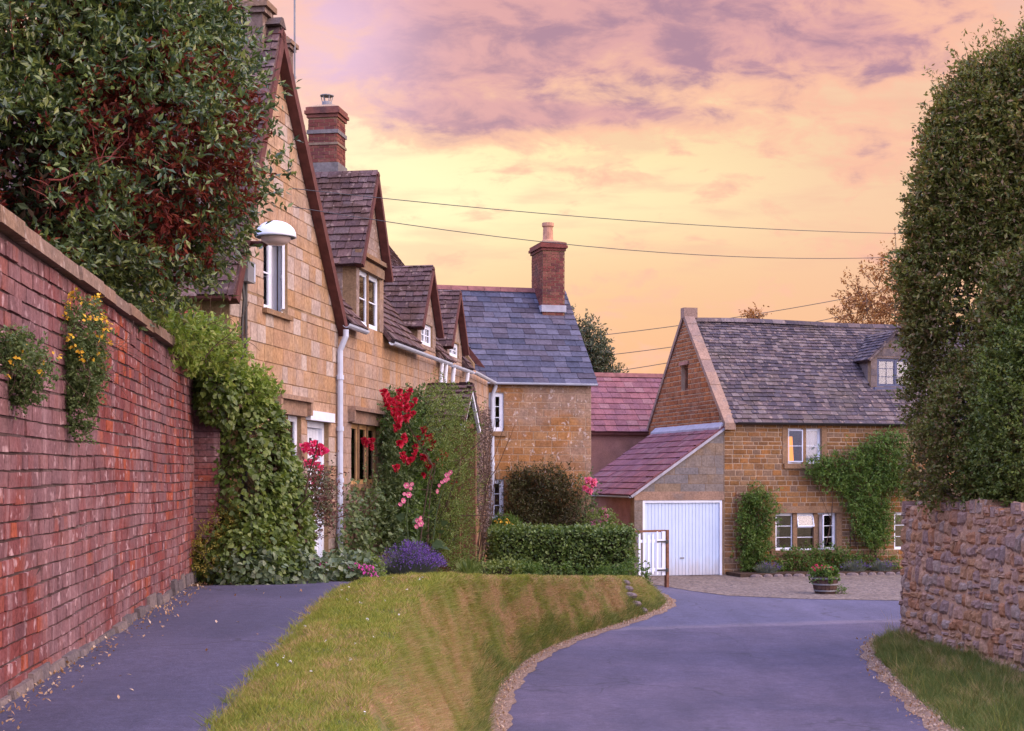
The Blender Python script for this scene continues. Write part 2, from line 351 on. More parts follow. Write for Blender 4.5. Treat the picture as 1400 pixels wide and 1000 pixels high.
def m_turf(name, g1, g2, st, lo=.42, hi=.6):
    m, t = mat(name); co = wpos(t)
    n = t.noise(t.scale(co, (2.0, .55, 2.0)), 1.4, 6, .68); f = t.noise(t.scale(co, (1.6, 30, 1.6)), 1.3, 3, .6, .9)
    zz = t.m('DIVIDE', t.m('ADD', t.sep(co)[2], .72), .42); n = t.m('ADD', n, t.m('MULTIPLY', t.m('EXPONENT', t.m('MULTIPLY', t.m('MULTIPLY', zz, zz), -1)), .075))
    c = t.mix(t.smooth(t.m('ADD', t.m('MULTIPLY', n, .74), t.m('MULTIPLY', f, .26)), lo, hi), g1, st)
    gr = t.noise(co, 60, 3); c = t.mix(1, c, t.ramp(gr, [(.3, (.6, .6, .6)), (.7, (1.3, 1.3, 1.3))]), 'MULTIPLY')
    finish(t, c, .95, gr, .8, .02, .1); return m
M['turf'] = m_turf('turf_base', (.10, .12, .03), None, (.25, .15, .075))
M['turf_green'] = m_turf('turf_base_green', (.075, .10, .025), None, (.15, .11, .05), .55, .7)
M['land'] = m_turf('land', (.06, .09, .03), None, (.12, .10, .05))
def m_blades(name, greens, straws, lo, hi, bias=0.):
    m, t = mat(name); co = wpos(t); r = island(t)
    n = t.noise(t.scale(co, (2.0, .55, 2.0)), 1.4, 6, .68); f = t.noise(t.scale(co, (1.6, 30, 1.6)), 1.3, 3, .6, .9)
    zz = t.m('DIVIDE', t.m('ADD', t.sep(co)[2], .72), .42); n = t.m('ADD', n, t.m('MULTIPLY', t.m('EXPONENT', t.m('MULTIPLY', t.m('MULTIPLY', zz, zz), -1)), .075))
    k = t.m('ADD', t.m('ADD', t.m('MULTIPLY', n, .74), t.m('MULTIPLY', f, .26)), t.m('MULTIPLY', t.m('SUBTRACT', r, .5), .22))
    z = t.sep(co)[2]
    c = t.mix(t.smooth(k, lo, hi), t.ramp(r, stops(greens), 'CONSTANT'), t.ramp(r, stops(straws), 'CONSTANT'))
    p = t.new('ShaderNodeBsdfPrincipled'); t.put(p.inputs['Base Color'], c); p.inputs['Roughness'].default_value = .6; p.inputs['Specular IOR Level'].default_value = .2
    tr = t.new('ShaderNodeBsdfTranslucent'); t.put(tr.inputs[0], c); mx = t.new('ShaderNodeMixShader'); mx.inputs[0].default_value = .35
    t.l.new(p.outputs[0], mx.inputs[1]); t.l.new(tr.outputs[0], mx.inputs[2])
    o = t.new('ShaderNodeOutputMaterial'); t.l.new(mx.outputs[0], o.inputs[0]); return m
GRN = [(.205, .25, .030), (.26, .285, .038), (.16, .21, .028), (.32, .31, .055), (.23, .24, .032)]
STR = [(.50, .33, .16), (.43, .27, .12), (.58, .40, .20), (.38, .25, .12), (.46, .32, .12), (.30, .26, .06)]
M['blades_flat'] = m_blades('verge_grass', GRN, STR, .49, .62)
M['blades_bank'] = m_blades('bank_grass', GRN, STR, .44, .60)
M['blades_green'] = m_blades('green_grass', [(.115, .155, .03), (.15, .185, .038), (.095, .13, .028), (.19, .19, .05)], STR, .52, .68)

L = {}
L['holly'] = leafmat('dark_glossy_leaf', [(.06, .095, .034), (.085, .13, .040), (.12, .17, .045), (.045, .072, .034), (.17, .20, .05)], .22, .28, .5, alt=(.15, .19, .045), altr=(.56, .74), tscale=.9)
L['dead_glow'] = leafmat('glow_red_leaf', [(.13, .018, .014), (.17, .028, .018), (.085, .018, .014), (.22, .05, .025)], .4, .6, .2)  # dead leaves with the red sunset glow put into their colour
L['hedge'] = leafmat('tall_hedge_leaf', [(.12, .135, .028), (.16, .17, .034), (.085, .095, .024), (.21, .18, .05), (.23, .15, .07), (.14, .16, .03)], .26, .48, .28, alt=(.13, .085, .045), altr=(.56, .76), tscale=.7)
L['hedgegreen'] = leafmat('fresh_hedge_leaf', [(.10, .14, .026), (.135, .175, .03), (.075, .105, .024), (.18, .20, .05)], .3, .45, .3)
L['ivy'] = leafmat('ivy_leaf', [(.10, .155, .03), (.13, .185, .036), (.075, .12, .026), (.165, .215, .045), (.09, .13, .035)], .3, .42, .4)
L['lime'] = leafmat('lime_clematis_leaf', [(.17, .25, .04), (.21, .29, .05), (.13, .20, .035), (.27, .32, .08)], .4, .5, .3)
L['olive'] = leafmat('yellow_green_leaf', [(.19, .17, .03), (.25, .21, .04), (.15, .14, .028), (.30, .24, .05)], .35, .5, .3)
L['yellow'] = leafmat('yellow_flower', [(.72, .46, .05), (.66, .38, .04)], .3, .6, .2)
L['rosegrey'] = leafmat('rose_leaf', [(.08, .125, .042), (.11, .16, .052), (.06, .095, .036), (.14, .185, .07), (.08, .125, .035)], .25, .45, .35)
L['holl'] = leafmat('broad_soft_leaf', [(.075, .12, .05), (.095, .145, .06), (.06, .10, .042)], .3, .55, .3)
L['fine'] = leafmat('fine_green_sprays', [(.12, .17, .032), (.155, .21, .042), (.09, .135, .028), (.19, .235, .06)], .3, .5, .3)
L['creeper'] = leafmat('brown_creeper', [(.13, .095, .09), (.17, .125, .115), (.10, .075, .072), (.20, .15, .14)], .2, .7, .15)
L['box'] = leafmat('clipped_hedge_leaf', [(.09, .15, .03), (.12, .18, .038), (.07, .115, .027), (.15, .21, .05)], .25, .42, .4)
L['yew'] = leafmat('dark_shrub_leaf', [(.065, .055, .022), (.085, .068, .026), (.05, .045, .02), (.075, .085, .025)], .25, .5, .3)
L['wist'] = leafmat('wisteria_leaf', [(.085, .16, .03), (.11, .19, .035), (.065, .12, .025), (.14, .21, .05)], .35, .5, .3)
L['lav'] = leafmat('lavender_stem', [(.13, .15, .13), (.16, .18, .15), (.11, .13, .11)], .3, .6, .2)
L['purple'] = leafmat('lavender_flower', [(.14, .07, .30), (.18, .10, .36), (.10, .055, .23)], .3, .6, .2)
L['red'] = leafmat('red_petal', [(.46, .007, .035), (.36, .006, .028), (.54, .018, .05)], .35, .5, .3)
L['pinkred'] = leafmat('pink_red_petal', [(.74, .05, .19), (.64, .03, .15), (.80, .10, .26)], .35, .5, .3)
L['pink'] = leafmat('pink_petal', [(.72, .16, .30), (.80, .25, .40), (.66, .12, .26)], .4, .5, .3)
L['magenta'] = leafmat('magenta_petal', [(.62, .07, .42), (.72, .12, .50)], .4, .5, .3)
L['cream'] = leafmat('pale_eye', [(.78, .62, .36)], .2, .6, .2)
L['birch'] = leafmat('orange_far_leaf', [(.22, .095, .035), (.28, .12, .045), (.16, .075, .03), (.32, .16, .06)], .5, .5, .3)  # reddish orange leaves for trees beyond the houses
L['far'] = leafmat('far_dark_leaf', [(.065, .085, .045), (.085, .10, .05), (.05, .068, .04), (.12, .10, .06)], .25, .5, .3)
L['litter'] = leafmat('fallen_leaf', [(.34, .20, .11), (.42, .28, .17), (.26, .14, .075), (.50, .38, .27)], .2, .7, .2)
L['daisy'] = leafmat('daisy', [(.8, .8, .82)], .2, .7, .2)
# ---------------------------------------------------------------- leaves
def nrm(a): return a / (np.linalg.norm(a, axis=1)[:, None] + 1e-9)
def add_leaves(mb, P, out, size, rng, ratio=.45, spread=.7, up=.35, droop=0., mi=0, broad=False):
    P = np.asarray(P, float); n = len(P)
    if n == 0: return
    out = np.broadcast_to(np.asarray(out, float), (n, 3))
    D = nrm(out * .6 + rng.normal(0, spread, (n, 3)) + np.array([0, 0, -droop]))
    N0 = nrm(out + rng.normal(0, .45, (n, 3)) + np.array([0, 0, up]))
    Sd = nrm(np.cross(D, N0)); Nn = np.cross(Sd, D)
    sz = (size * rng.uniform(.6, 1.35, n))[:, None]; w = sz * ratio * .5
    if broad:
        q = [P, P + D * sz * .18 + Sd * w + Nn * sz * .05, P + D * sz * .6 + Sd * w * .75 + Nn * sz * .05, P + D * sz, P + D * sz * .6 - Sd * w * .75 + Nn * sz * .05, P + D * sz * .18 - Sd * w + Nn * sz * .05]
        V = np.stack(q, 1).reshape(-1, 3); b = np.arange(n)[:, None] * 6
        mb.add(V, np.concatenate([b + [0, 1, 2, 3], b + [0, 3, 4, 5]]), mi)
    else:
        V = np.stack([P, P + D * sz * .45 + Sd * w + Nn * sz * .08, P + D * sz, P + D * sz * .45 - Sd * w + Nn * sz * .08], 1).reshape(-1, 3)
        b = np.arange(n)[:, None] * 4
        mb.add(V, np.concatenate([b + [0, 1, 2], b + [0, 2, 3]]), mi)

def sample_ells(ells, n, rng, shell=(.75, 1.05)):
    """points spread through the outer shell of a union of ellipsoids; returns points and outward directions"""
    E = [(np.array(c, float), np.array(r, float)) for c, r in ells]
    wts = np.array([(r[0] * r[1] + r[1] * r[2] + r[0] * r[2]) for _, r in E]); wts /= wts.sum()
    P, O = [], []
    while sum(map(len, P)) < n:
        k = rng.choice(len(E), p=wts); c, r = E[k]
        dv = nrm(rng.normal(0, 1, (200, 3)))
        lump = 1 + .10 * np.sin(dv[:, 0] * 7 + k) * np.sin(dv[:, 1] * 6 + 2 * k) + .07 * np.sin(dv[:, 2] * 13 + k) * np.sin(dv[:, 0] * 11)
        p = c + dv * r * (rng.uniform(*shell, 200) * lump)[:, None]
        ok = np.ones(200, bool)
        for j, (c2, r2) in enumerate(E):
            if j != k: ok &= (((p - c2) / r2) ** 2).sum(1) > shell[0] ** 2 * .8
        P.append(p[ok][:80]); O.append(nrm(dv / r)[ok][:80])
    return np.vstack(P)[:n], np.vstack(O)[:n]

def sprigs(mb, P, O, rng, length, per, size, ratio=.4, up=.3, jitter=.5, twig=None, mi=0, droop=0., broad=False, lr=.9):
    n = len(P); A = nrm(O + rng.normal(0, jitter, (n, 3)) + np.array([0, 0, up]))
    Ls = length * rng.uniform(.6, 1.3, n)
    t = rng.uniform(.1, 1.05, (n, per))
    Q = P[:, None, :] + A[:, None, :] * (t * Ls[:, None])[:, :, None] + rng.normal(0, length * .06, (n, per, 3))
    D = A[:, None, :] * .6 + rng.normal(0, .55, (n, per, 3))
    add_leaves(mb, Q.reshape(-1, 3), D.reshape(-1, 3), size, rng, ratio, lr * .35, .5, droop, mi, broad)
    if twig is not None:
        for i in range(0, n, twig[0]):
            twig[1].tube([P[i] - A[i] * Ls[i] * .8, P[i], P[i] + A[i] * Ls[i] * .8], [twig[2] * 1.4, twig[2], twig[2] * .5], 4, twig[3], False)

def in_poly(x, y, poly):
    ins = np.zeros(len(x), bool); n = len(poly)
    for i in range(n):
        x0, y0 = poly[i]; x1, y1 = poly[(i + 1) % n]
        c = ((y0 > y) != (y1 > y)); ins ^= c & (x < (x1 - x0) * (y - y0) / (y1 - y0 + 1e-12) + x0)
    return ins
def climber_pts(fr, poly, n, rng, thick, base=.0, rough=.12, prof=None):
    """points on a wall inside an outline (s, z), standing off the wall in lumps"""
    poly = np.array(poly, float); lo, hi = poly.min(0), poly.max(0); X = np.zeros((0, 2))
    while len(X) < n:
        c = rng.uniform(lo - rough, hi + rough, (n * 2, 2))
        w = c + rng.normal(0, rough, c.shape); X = np.vstack([X, c[in_poly(w[:, 0], w[:, 1], poly)]])
    X = X[:n]; lump = .5 + .5 * np.sin(X[:, 0] * 5.1 + 1.3) * np.sin(X[:, 1] * 4.3 + .7) ; lump = .35 + .65 * lump
    dd = base + thick * lump * rng.beta(3, 1.3, n)
    if prof is not None: dd = dd * prof(X[:, 0], X[:, 1])
    return fr.A + X[:, :1] * fr.u + dd[:, None] * fr.n + X[:, 1:] * fr.k

def branches(mb, p, dirv, length, r, depth, rng, n=3, bend=.35, mi=0, up=.15):
    pts = [np.array(p, float)]; dcur = unit(dirv); k = 5
    for i in range(k):
        dcur = unit(dcur + rng.normal(0, bend * .5, 3) + np.array([0, 0, up * .3])); pts.append(pts[-1] + dcur * length / k)
    mb.tube(pts, np.linspace(r, r * .55, k + 1), 7 if r > .04 else 5, mi, False)
    if depth > 0:
        for j in range(n):
            q = pts[rng.integers(2, k + 1)] if j else pts[-1]
            branches(mb, q, unit(dcur + rng.normal(0, .65, 3)), length * rng.uniform(.55, .8), r * .55, depth - 1, rng, n, bend, mi, up)

# ---------------------------------------------------------------- masonry with real blocks
def poly_range(poly, z):
    xs = []
    n = len(poly)
    for i in range(n):
        (s0, z0), (s1, z1) = poly[i], poly[(i + 1) % n]
        if abs(z1 - z0) < 1e-9:
            if abs(z - z0) < 1e-6: xs += [s0, s1]
        elif min(z0, z1) - 1e-6 <= z <= max(z0, z1) + 1e-6: xs.append(s0 + (s1 - s0) * (z - z0) / (z1 - z0))
    return (min(xs), max(xs)) if xs else None
def block_wall(mb, fr, poly, opens, rng, ch=(.16, .26), bl=(.25, .6), gap=.009, proud=.012, jit=.006, thick=.35, wob=.003, core_mi=0, blk_mi=1, double=.0):
    zs = sorted({p[1] for p in poly} | {o[2] for o in opens} | {o[3] for o in opens})
    zs = [z for z in zs if min(p[1] for p in poly) <= z <= max(p[1] for p in poly)]
    for z0, z1 in zip(zs[:-1], zs[1:]):
        if z1 - z0 < .01: continue
        m0, m1 = poly_range(poly, z0 + 1e-5), poly_range(poly, z1 - 1e-5)
        cut = sorted([(o[0], o[1]) for o in opens if o[2] < (z0 + z1) / 2 < o[3]])
        # core
        segs = []; a0, a1 = m0[0], m1[0]
        for c0, c1 in cut: segs.append((a0, a1, c0, c0)); a0 = a1 = c1
        segs.append((a0, a1, m0[1], m1[1]))
        for l0, l1, r0, r1 in segs:
            if max(r0 - l0, r1 - l1) < .005: continue
            mb.hexa([fr(l0, 0, z0), fr(r0, 0, z0), fr(r0, -thick, z0), fr(l0, -thick, z0), fr(l1, 0, z1), fr(r1, 0, z1), fr(r1, -thick, z1), fr(l1, -thick, z1)], core_mi)
        # courses
        nc = max(1, round((z1 - z0) / rng.uniform(*ch))); h = rng.uniform(.75, 1.25, nc); h = np.cumsum(h / h.sum()) * (z1 - z0) + z0
        h = np.concatenate([[z0], h])
        for c in range(nc):
            b, t = h[c] + gap / 2, h[c + 1] - gap / 2
            if t - b < .02: continue
            f = lambda z, q: m0[q] + (m1[q] - m0[q]) * (z - z0) / (z1 - z0)
            L0, L1, R0, R1 = f(b, 0), f(t, 0), f(b, 1), f(t, 1)
            sg = []; x0, x1 = L0, L1
            for c0, c1 in cut: sg.append((x0, x1, c0, c0)); x0 = x1 = c1
            sg.append((x0, x1, R0, R1))
            for l0, l1, r0, r1 in sg:
                if max(r0 - l0, r1 - l1) < .03: continue
                s = min(l0, l1); e = max(r0, r1); js = [s]
                while js[-1] < e - .05: js.append(js[-1] + rng.uniform(*bl))
                js[-1] = e
                if len(js) > 2 and js[-1] - js[-2] < bl[0] * .5: js.pop(-2)
                for a, z in zip(js[:-1], js[1:]):
                    a += gap / 2; z -= gap / 2
                    p0, p1, q0, q1 = max(a, l0), max(a, l1), min(z, r0), min(z, r1)
                    if q0 - p0 < .012 and q1 - p1 < .012: continue
                    if q0 < p0: p0 = q0 = (p0 + q0) / 2
                    if q1 < p1: p1 = q1 = (p1 + q1) / 2
                    dd = proud + rng.uniform(-jit, jit); w = lambda: rng.uniform(-wob, wob)
                    ch_ = min(.008, proud * .7)
                    F = [fr(p0 + ch_ + w(), dd + w() * .5, b + ch_ + w()), fr(q0 - ch_ + w(), dd + w() * .5, b + ch_ + w()), fr(q1 - ch_ + w(), dd + w() * .5, t - ch_ + w()), fr(p1 + ch_ + w(), dd + w() * .5, t - ch_ + w())]
                    B = [fr(p0, -.002, b), fr(q0, -.002, b), fr(q1, -.002, t), fr(p1, -.002, t)]
                    mb.add(F + B, [(0, 1, 2, 3), (4, 5, 1, 0), (5, 6, 2, 1), (6, 7, 3, 2), (7, 4, 0, 3)], blk_mi)

def tile_roof(mb, O, u, w, length, slope, rng, e=(.16, .16), tw=(.16, .3), Lf=None, Rf=None, keep=None, th=.022, jit=.012, deck=True, mi=0, wav=0.):
    """courses of single tiles laid up a slope; O eave corner, u along the eave, w up the slope"""
    O = np.array(O, float); u = unit(u); w = unit(w); n = np.cross(u, w)
    if n[2] < 0: n = -n
    Lf = Lf or (lambda t: 0); Rf = Rf or (lambda t: length)
    if deck:
        ts = np.linspace(0, slope, 13)
        for t0, t1 in zip(ts[:-1], ts[1:]):
            c = [O + u * Lf(t0) + w * t0, O + u * Rf(t0) + w * t0, O + u * Rf(t1) + w * t1, O + u * Lf(t1) + w * t1]
            if keep is not None and not keep((Lf(t0) + Rf(t0)) / 2, t0): pass
            mb.hexa([p - n * .06 for p in c] + [p - n * .002 for p in c], mi) if keep is None else None
        if keep is not None:
            ss = np.linspace(0, length, int(length / .12) + 2)
            for t0, t1 in zip(ts[:-1], ts[1:]):
                run = None
                for s0, s1 in zip(ss[:-1], ss[1:]):
                    k = keep((s0 + s1) / 2, (t0 + t1) / 2) and Lf(t0) <= (s0 + s1) / 2 <= Rf(t0)
                    if k: run = [run[0] if run else s0, s1]
                    if (not k or s1 >= ss[-1] - 1e-6) and run:
                        c = [O + u * run[0] + w * t0, O + u * run[1] + w * t0, O + u * run[1] + w * t1, O + u * run[0] + w * t1]
                        mb.hexa([p - n * .06 for p in c] + [p - n * .002 for p in c], mi); run = None
    t = -.03; row = 0
    while t < slope - .02:
        fx = t / slope; ex = e[0] + (e[1] - e[0]) * fx; ex *= rng.uniform(.92, 1.08)
        tt = min(t + ex * 1.45, slope + .02)
        a, b = Lf(max(t, 0)), Rf(max(t, 0)); s = a - rng.uniform(0, tw[1])
        while s < b:
            wd = rng.uniform(*tw) * (1.15 - .3 * fx); s0, s1 = max(s, a), min(s + wd, b); sm = (s0 + s1) / 2
            if s1 - s0 > .03 and (keep is None or keep(sm, t + ex * .5)):
                j = lambda: rng.uniform(-jit, jit); hh = th * rng.uniform(.8, 1.5); sag = wav * math.sin(sm * 1.3) * math.sin(math.pi * fx)
                g_ = .004; lift = rng.uniform(.0, .010)
                p = lambda S_, T_, H: O + u * S_ + w * T_ + n * (H + sag)
                y0, y1 = t + j(), t + j()
                top0, top1 = hh + .018 + lift, .012
                q = [p(s0 + g_, y0, .010 + lift), p(s1 - g_, y1, .010 + lift), p(s1 - g_, tt, .0), p(s0 + g_, tt, .0),
                     p(s0 + g_, y0, top0), p(s1 - g_, y1, top0 + j() * .4), p(s1 - g_, tt, top1), p(s0 + g_, tt, top1)]
                mb.add(q, [(4, 5, 6, 7), (0, 1, 5, 4), (1, 2, 6, 5), (3, 0, 4, 7)], mi)
            s += wd
        t += ex; row += 1

def rake_board(mb, fr, s0, z0, s1, z1, d0, d1, th, mi=0, below=True):
    """board along a gable rake"""
    du = unit((s1 - s0, z1 - z0)); nn = np.array((-du[1], du[0])); nn = nn if nn[1] > 0 else -nn
    a = (s0 - nn[0] * th, z0 - nn[1] * th); b = (s1 - nn[0] * th, z1 - nn[1] * th)
    mb.hexa([fr(a[0], d1, a[1]), fr(b[0], d1, b[1]), fr(b[0], d0, b[1]), fr(a[0], d0, a[1]), fr(s0, d1, z0), fr(s1, d1, z1), fr(s1, d0, z1), fr(s0, d0, z0)], mi)

def gutter(mb, fr, s0, s1, dd, z, r=.06, mi=0):
    n = 7; V = []
    for s in (s0, s1):
        for rr in (r, r * .86):
            for k in range(n):
                a = math.pi + math.pi * k / (n - 1)
                V.append(fr(s, dd + rr * math.cos(a), z + rr * math.sin(a)))
    F = []
    for k in range(n - 1):
        F += [(k, k + 1, 2 * n + k + 1, 2 * n + k), (n + k, 3 * n + k, 3 * n + k + 1, n + k + 1), (k, n + k, n + k + 1, k + 1), (2 * n + k, 2 * n + k + 1, 3 * n + k + 1, 3 * n + k)]
    F += [(0, 2 * n, 3 * n, n), (n - 1, 2 * n - 1, 4 * n - 1, 3 * n - 1)]
    mb.add(V, F, mi)
def pipe(mb, fr, s, dd, z_top, z_bot, r=.035, off=.0, mi=0, collars=3, gutz=None, gutd=None):
    pts = []
    if gutz: pts += [fr(s, gutd, gutz), fr(s, gutd, gutz - .10), fr(s, dd + (gutd - dd) * .25, gutz - .26)]
    pts += [fr(s, dd, z_top - .32 if gutz else z_top), fr(s, dd, z_bot)]
    mb.tube(pts, r, 10, mi)
    for i in range(collars):
        z = z_bot + (z_top - .45 - z_bot) * (i + .6) / collars
        mb.tube([fr(s, dd, z), fr(s, dd, z + .07)], r * 1.3, 10, mi)

def window(parent, fr, s0, s1, z0, z1, lights=2, cols=1, rows=3, rec=-.10, mats=None, mull=.0, md=(.14, .06), fw=.045, name='window', label=None, curtain=None, sill=None, ajar=None, surround=None):
    """casement window: frame mesh with glazing bars, panes and curtain as its children"""
    mb = MB(); gl = MB(); fm = mats or M['white']
    D0, D1 = rec - .05, rec
    mb.fbox(fr, s0, s0 + fw, D0, D1, z0, z1); mb.fbox(fr, s1 - fw, s1, D0, D1, z0, z1)
    mb.fbox(fr, s0 + fw, s1 - fw, D0, D1, z0, z0 + fw); mb.fbox(fr, s0 + fw, s1 - fw, D0, D1, z1 - fw, z1)
    a, b = s0 + fw, s1 - fw; mw = mull or .05; wd = (b - a - mw * (lights - 1)) / lights
    mullm = MB() if mull else None
    for i in range(lights):
        x0 = a + i * (wd + mw); x1 = x0 + wd
        if i < lights - 1:
            if mull: mullm.fbox(fr, x1 + .002, x1 + mw - .002, rec - md[0], rec + md[1], z0 + .001, z1 - .001)
            else: mb.fbox(fr, x1, x1 + mw, D0 + .004, D1 + .004, z0 + fw, z1 - fw)
        c = .03; y0, y1 = z0 + fw, z1 - fw
        def F(s, dd, z): return fr(s, dd, z)
        if ajar and i in ajar:
            side, ang = ajar[i]
            if side == 'top':
                zm = y1 - (y1 - y0) * .36
                mb.fbox(fr, x0, x1, D0 + .006, D1 - .004, zm - .03, zm)
                def F(s, dd, z, zz=y1, ang=ang):
                    dz_ = z - zz; dq = dd - rec
                    return fr(s, rec + .03 + dq * math.cos(ang) - dz_ * math.sin(ang), zz + dz_ * math.cos(ang) + dq * math.sin(ang))
                # fixed light beneath
                for r_ in range(1, 2): mb.fbox(fr, x0, x1, D0 + .015, D1 - .012, y0 + (zm - y0) * .5, y0 + (zm - y0) * .5 + .018)
                gl.fbox(fr, x0, x1, D0 + .022, D0 + .027, y0, zm - .03)
                y0_, y1_, rr = zm, y1, 0
            else:
                hx = x0 if side == 'l' else x1; sg = 1 if side == 'l' else -1
                def F(s, dd, z, hx=hx, sg=sg, ang=ang):
                    q = (s - hx) * sg; dq = dd - rec
                    return fr(hx + sg * (q * math.cos(ang) - dq * math.sin(ang)), rec + .01 + q * math.sin(ang) + dq * math.cos(ang), z)
                y0_, y1_, rr = y0, y1, rows
        else: y0_, y1_, rr = y0, y1, rows
        mb.fbox(F, x0, x0 + c, D0 + .01, D1 - .006, y0_, y1_); mb.fbox(F, x1 - c, x1, D0 + .01, D1 - .006, y0_, y1_)
        mb.fbox(F, x0 + c, x1 - c, D0 + .01, D1 - .006, y0_, y0_ + c); mb.fbox(F, x0 + c, x1 - c, D0 + .01, D1 - .006, y1_ - c, y1_)
        for r_ in range(1, rr):
            z = y0_ + (y1_ - y0_) * r_ / rr; mb.fbox(F, x0 + c, x1 - c, D0 + .015, D1 - .012, z - .009, z + .009)
        for q in range(1, cols):
            s = x0 + (x1 - x0) * q / cols; mb.fbox(F, s - .009, s + .009, D0 + .017, D1 - .014, y0_ + c, y1_ - c)
        gl.fbox(F, x0 + c, x1 - c, D0 + .022, D0 + .027, y0_ + c, y1_ - c)
    o = mb.build(name, fm, parent)
    if label: o['label'] = label
    gl.build('pane', M['glass'], o)
    if mullm: mullm.build('mullion', M['dress'], o)
    if curtain:
        for (c0, c1, mm) in curtain:
            cb = MB(); n = max(10, int((c1 - c0) * 60)); V = []
            for zz in (z0 + .02, z1 - .02):
                for i in range(n + 1):
                    s = c0 + (c1 - c0) * i / n; V.append(fr(s, rec - .085 + .018 * math.sin(i * .62) + .010 * math.sin(i * .27), zz))
            V2 = [np.array(v) - fr.n * .004 for v in V]
            F_ = [(i, i + 1, n + 2 + i, n + 1 + i) for i in range(n)]; k = 2 * (n + 1)
            cb.add(V, F_); cb.add(V2, [f[::-1] for f in F_]); cb.build('curtain', mm, o)
    if sill:
        sb = MB(); sb.fbox(fr, s0 - .06, s1 + .06, rec - .05, .07, z0 - sill, z0 - .004); sb.build('sill', M['dress'], o)
    return o
def hood(parent, fr, s0, s1, z, m=None):
    mb = MB(); mb.fbox(fr, s0 - .12, s1 + .12, -.02, .055, z + .003, z + .20); mb.build('lintel', M['dress_dark'], parent)
    mb = MB(); mb.fbox(fr, s0 - .2, s1 + .2, -.01, .13, z + .203, z + .265)
    for a in (s0 - .2, s1 + .12): mb.fbox(fr, a, a + .08, -.01, .115, z + .02, z + .2)
    mb.build('drip_moulding', M['dress_dark'], parent)

# ---------------------------------------------------------------- the ground
def wallX(Y): return -1.955 - .1065 * Y
def T(Y): return np.interp(Y, [-5, 16.6, 18.5, 30.5, 36.5, 45], [0, 0, -.08, -.93, -1.33, -1.48])
PRy, PRx = [-3, 7.2, 8.7, 11, 14, 16, 17.5, 19, 21, 23, 26, 29, 31, 34], [-1.3, -1.44, -1.54, -1.67, -1.83, -1.88, -1.75, -1.4, -.80, -.25, .55, 1.3, 1.75, 2.75]
PLy, PLx = [-3, 16.4, 17.2, 18.2, 19.5, 21, 23, 26, 29, 31, 34], [wallX(-3) + .03, wallX(16.4) + .03, -3.45, -2.95, -2.1, -1.45, -.95, -.15, .7, 1.75, 2.75]
CRy, CRx = [-3, 4, 8, 10, 14, 18, 20, 22, 25, 28, 30.5, 33, 36], [.6, -.2, -.85, -.85, -.95, -.85, -.65, -.2, .6, 1.75, 2.55, 2.95, 3.05]
ELy, ELx = [-3, 4, 8, 12, 15.8, 18.8, 22.2, 25, 27.1, 30.2, 31.6, 32.6, 35, 37.5], [1.9, 1.25, .65, .12, -.08, 0, .44, 1.25, 2.17, 3.25, 3.55, 3.62, 3.5, 3.4]
PR = lambda y: np.interp(y, PRy, PRx)
PL = lambda y: np.interp(y, PLy, PLx)
def CR(y): return np.minimum(np.interp(y, CRy, CRx), EL(y) - .45)
def sm(y, xs, fs):  # smoothed interpolation
    return sum(np.interp(y + o, xs, fs) for o in (-1.0, -.6, -.2, .2, .6, 1.0)) / 6
def EL(y): return sm(y, ELy, ELx)
FOOT = .24
def bank_z(f, y):
    t0 = T(y) + .03
    s = np.clip(f, 0, 1); g = 1 - np.cos(s * math.pi * .5) ; g = .85 * s + .15 * (s * s * (3 - 2 * s))
    return t0 + (-1.5 - t0) * g
rngG = np.random.default_rng(11)
def loft(mb, ys, fl, fr_, fz, cols, mi=0, wob=0):
    V = []
    for y in ys:
        a, b = fl(y), fr_(y)
        for c in range(cols + 1):
            f = c / cols; x = a + (b - a) * f; V.append((x, y, fz(f, x, y)))
    V = np.array(V); n = cols + 1
    F = [(i * n + c, i * n + c + 1, (i + 1) * n + c + 1, (i + 1) * n + c) for i in range(len(ys) - 1) for c in range(cols)]
    mb.add(V, F, mi)
mb = MB()
N = 48; V = [(900 * math.cos(2 * math.pi * i / N), 40 + 900 * math.sin(2 * math.pi * i / N), -1.52) for i in range(N)]
mb.add(V, [tuple(range(N))]); structure(mb.build('ground', M['land']))
mb = MB()
ysr = np.arange(-4, 37.6, .4)
left = [(EL(y) - .12 + .03 * math.sin(y * 5.1) + .02 * math.sin(y * 13), y) for y in ysr]
ERy, ERx = [-4, 8, 15.8, 17.9, 20.5, 22.3, 23.8, 24.8, 25.8], [3.3, 3.95, 4.58, 4.80, 5.13, 5.38, 5.75, 6.15, 6.9]
right = [(6.9, 25.8), (7.8, 27.4), (10, 28.6), (16, 30.2), (45, 38), (45, 46), (3.4, 46)]
pts = [(float(np.interp(y, ERy, ERx)) + .1, y) for y in np.arange(-4, 25.8, .4)] + right[1:] + [(3.4, 38)] + left[::-1]
mb.add([(x, y, -1.5) for x, y in pts], [tuple(range(len(pts)))])
structure(mb.build('road', M['road']))
mb = MB(); ysp = np.arange(-3, 30.8, .2)
loft(mb, ysp, lambda y: PL(y) - .03, lambda y: PR(y) + .06, lambda f, x, y: T(y) + .004 + .004 * math.sin(y * 3 + x * 4), 8)
structure(mb.build('path', M['path']))
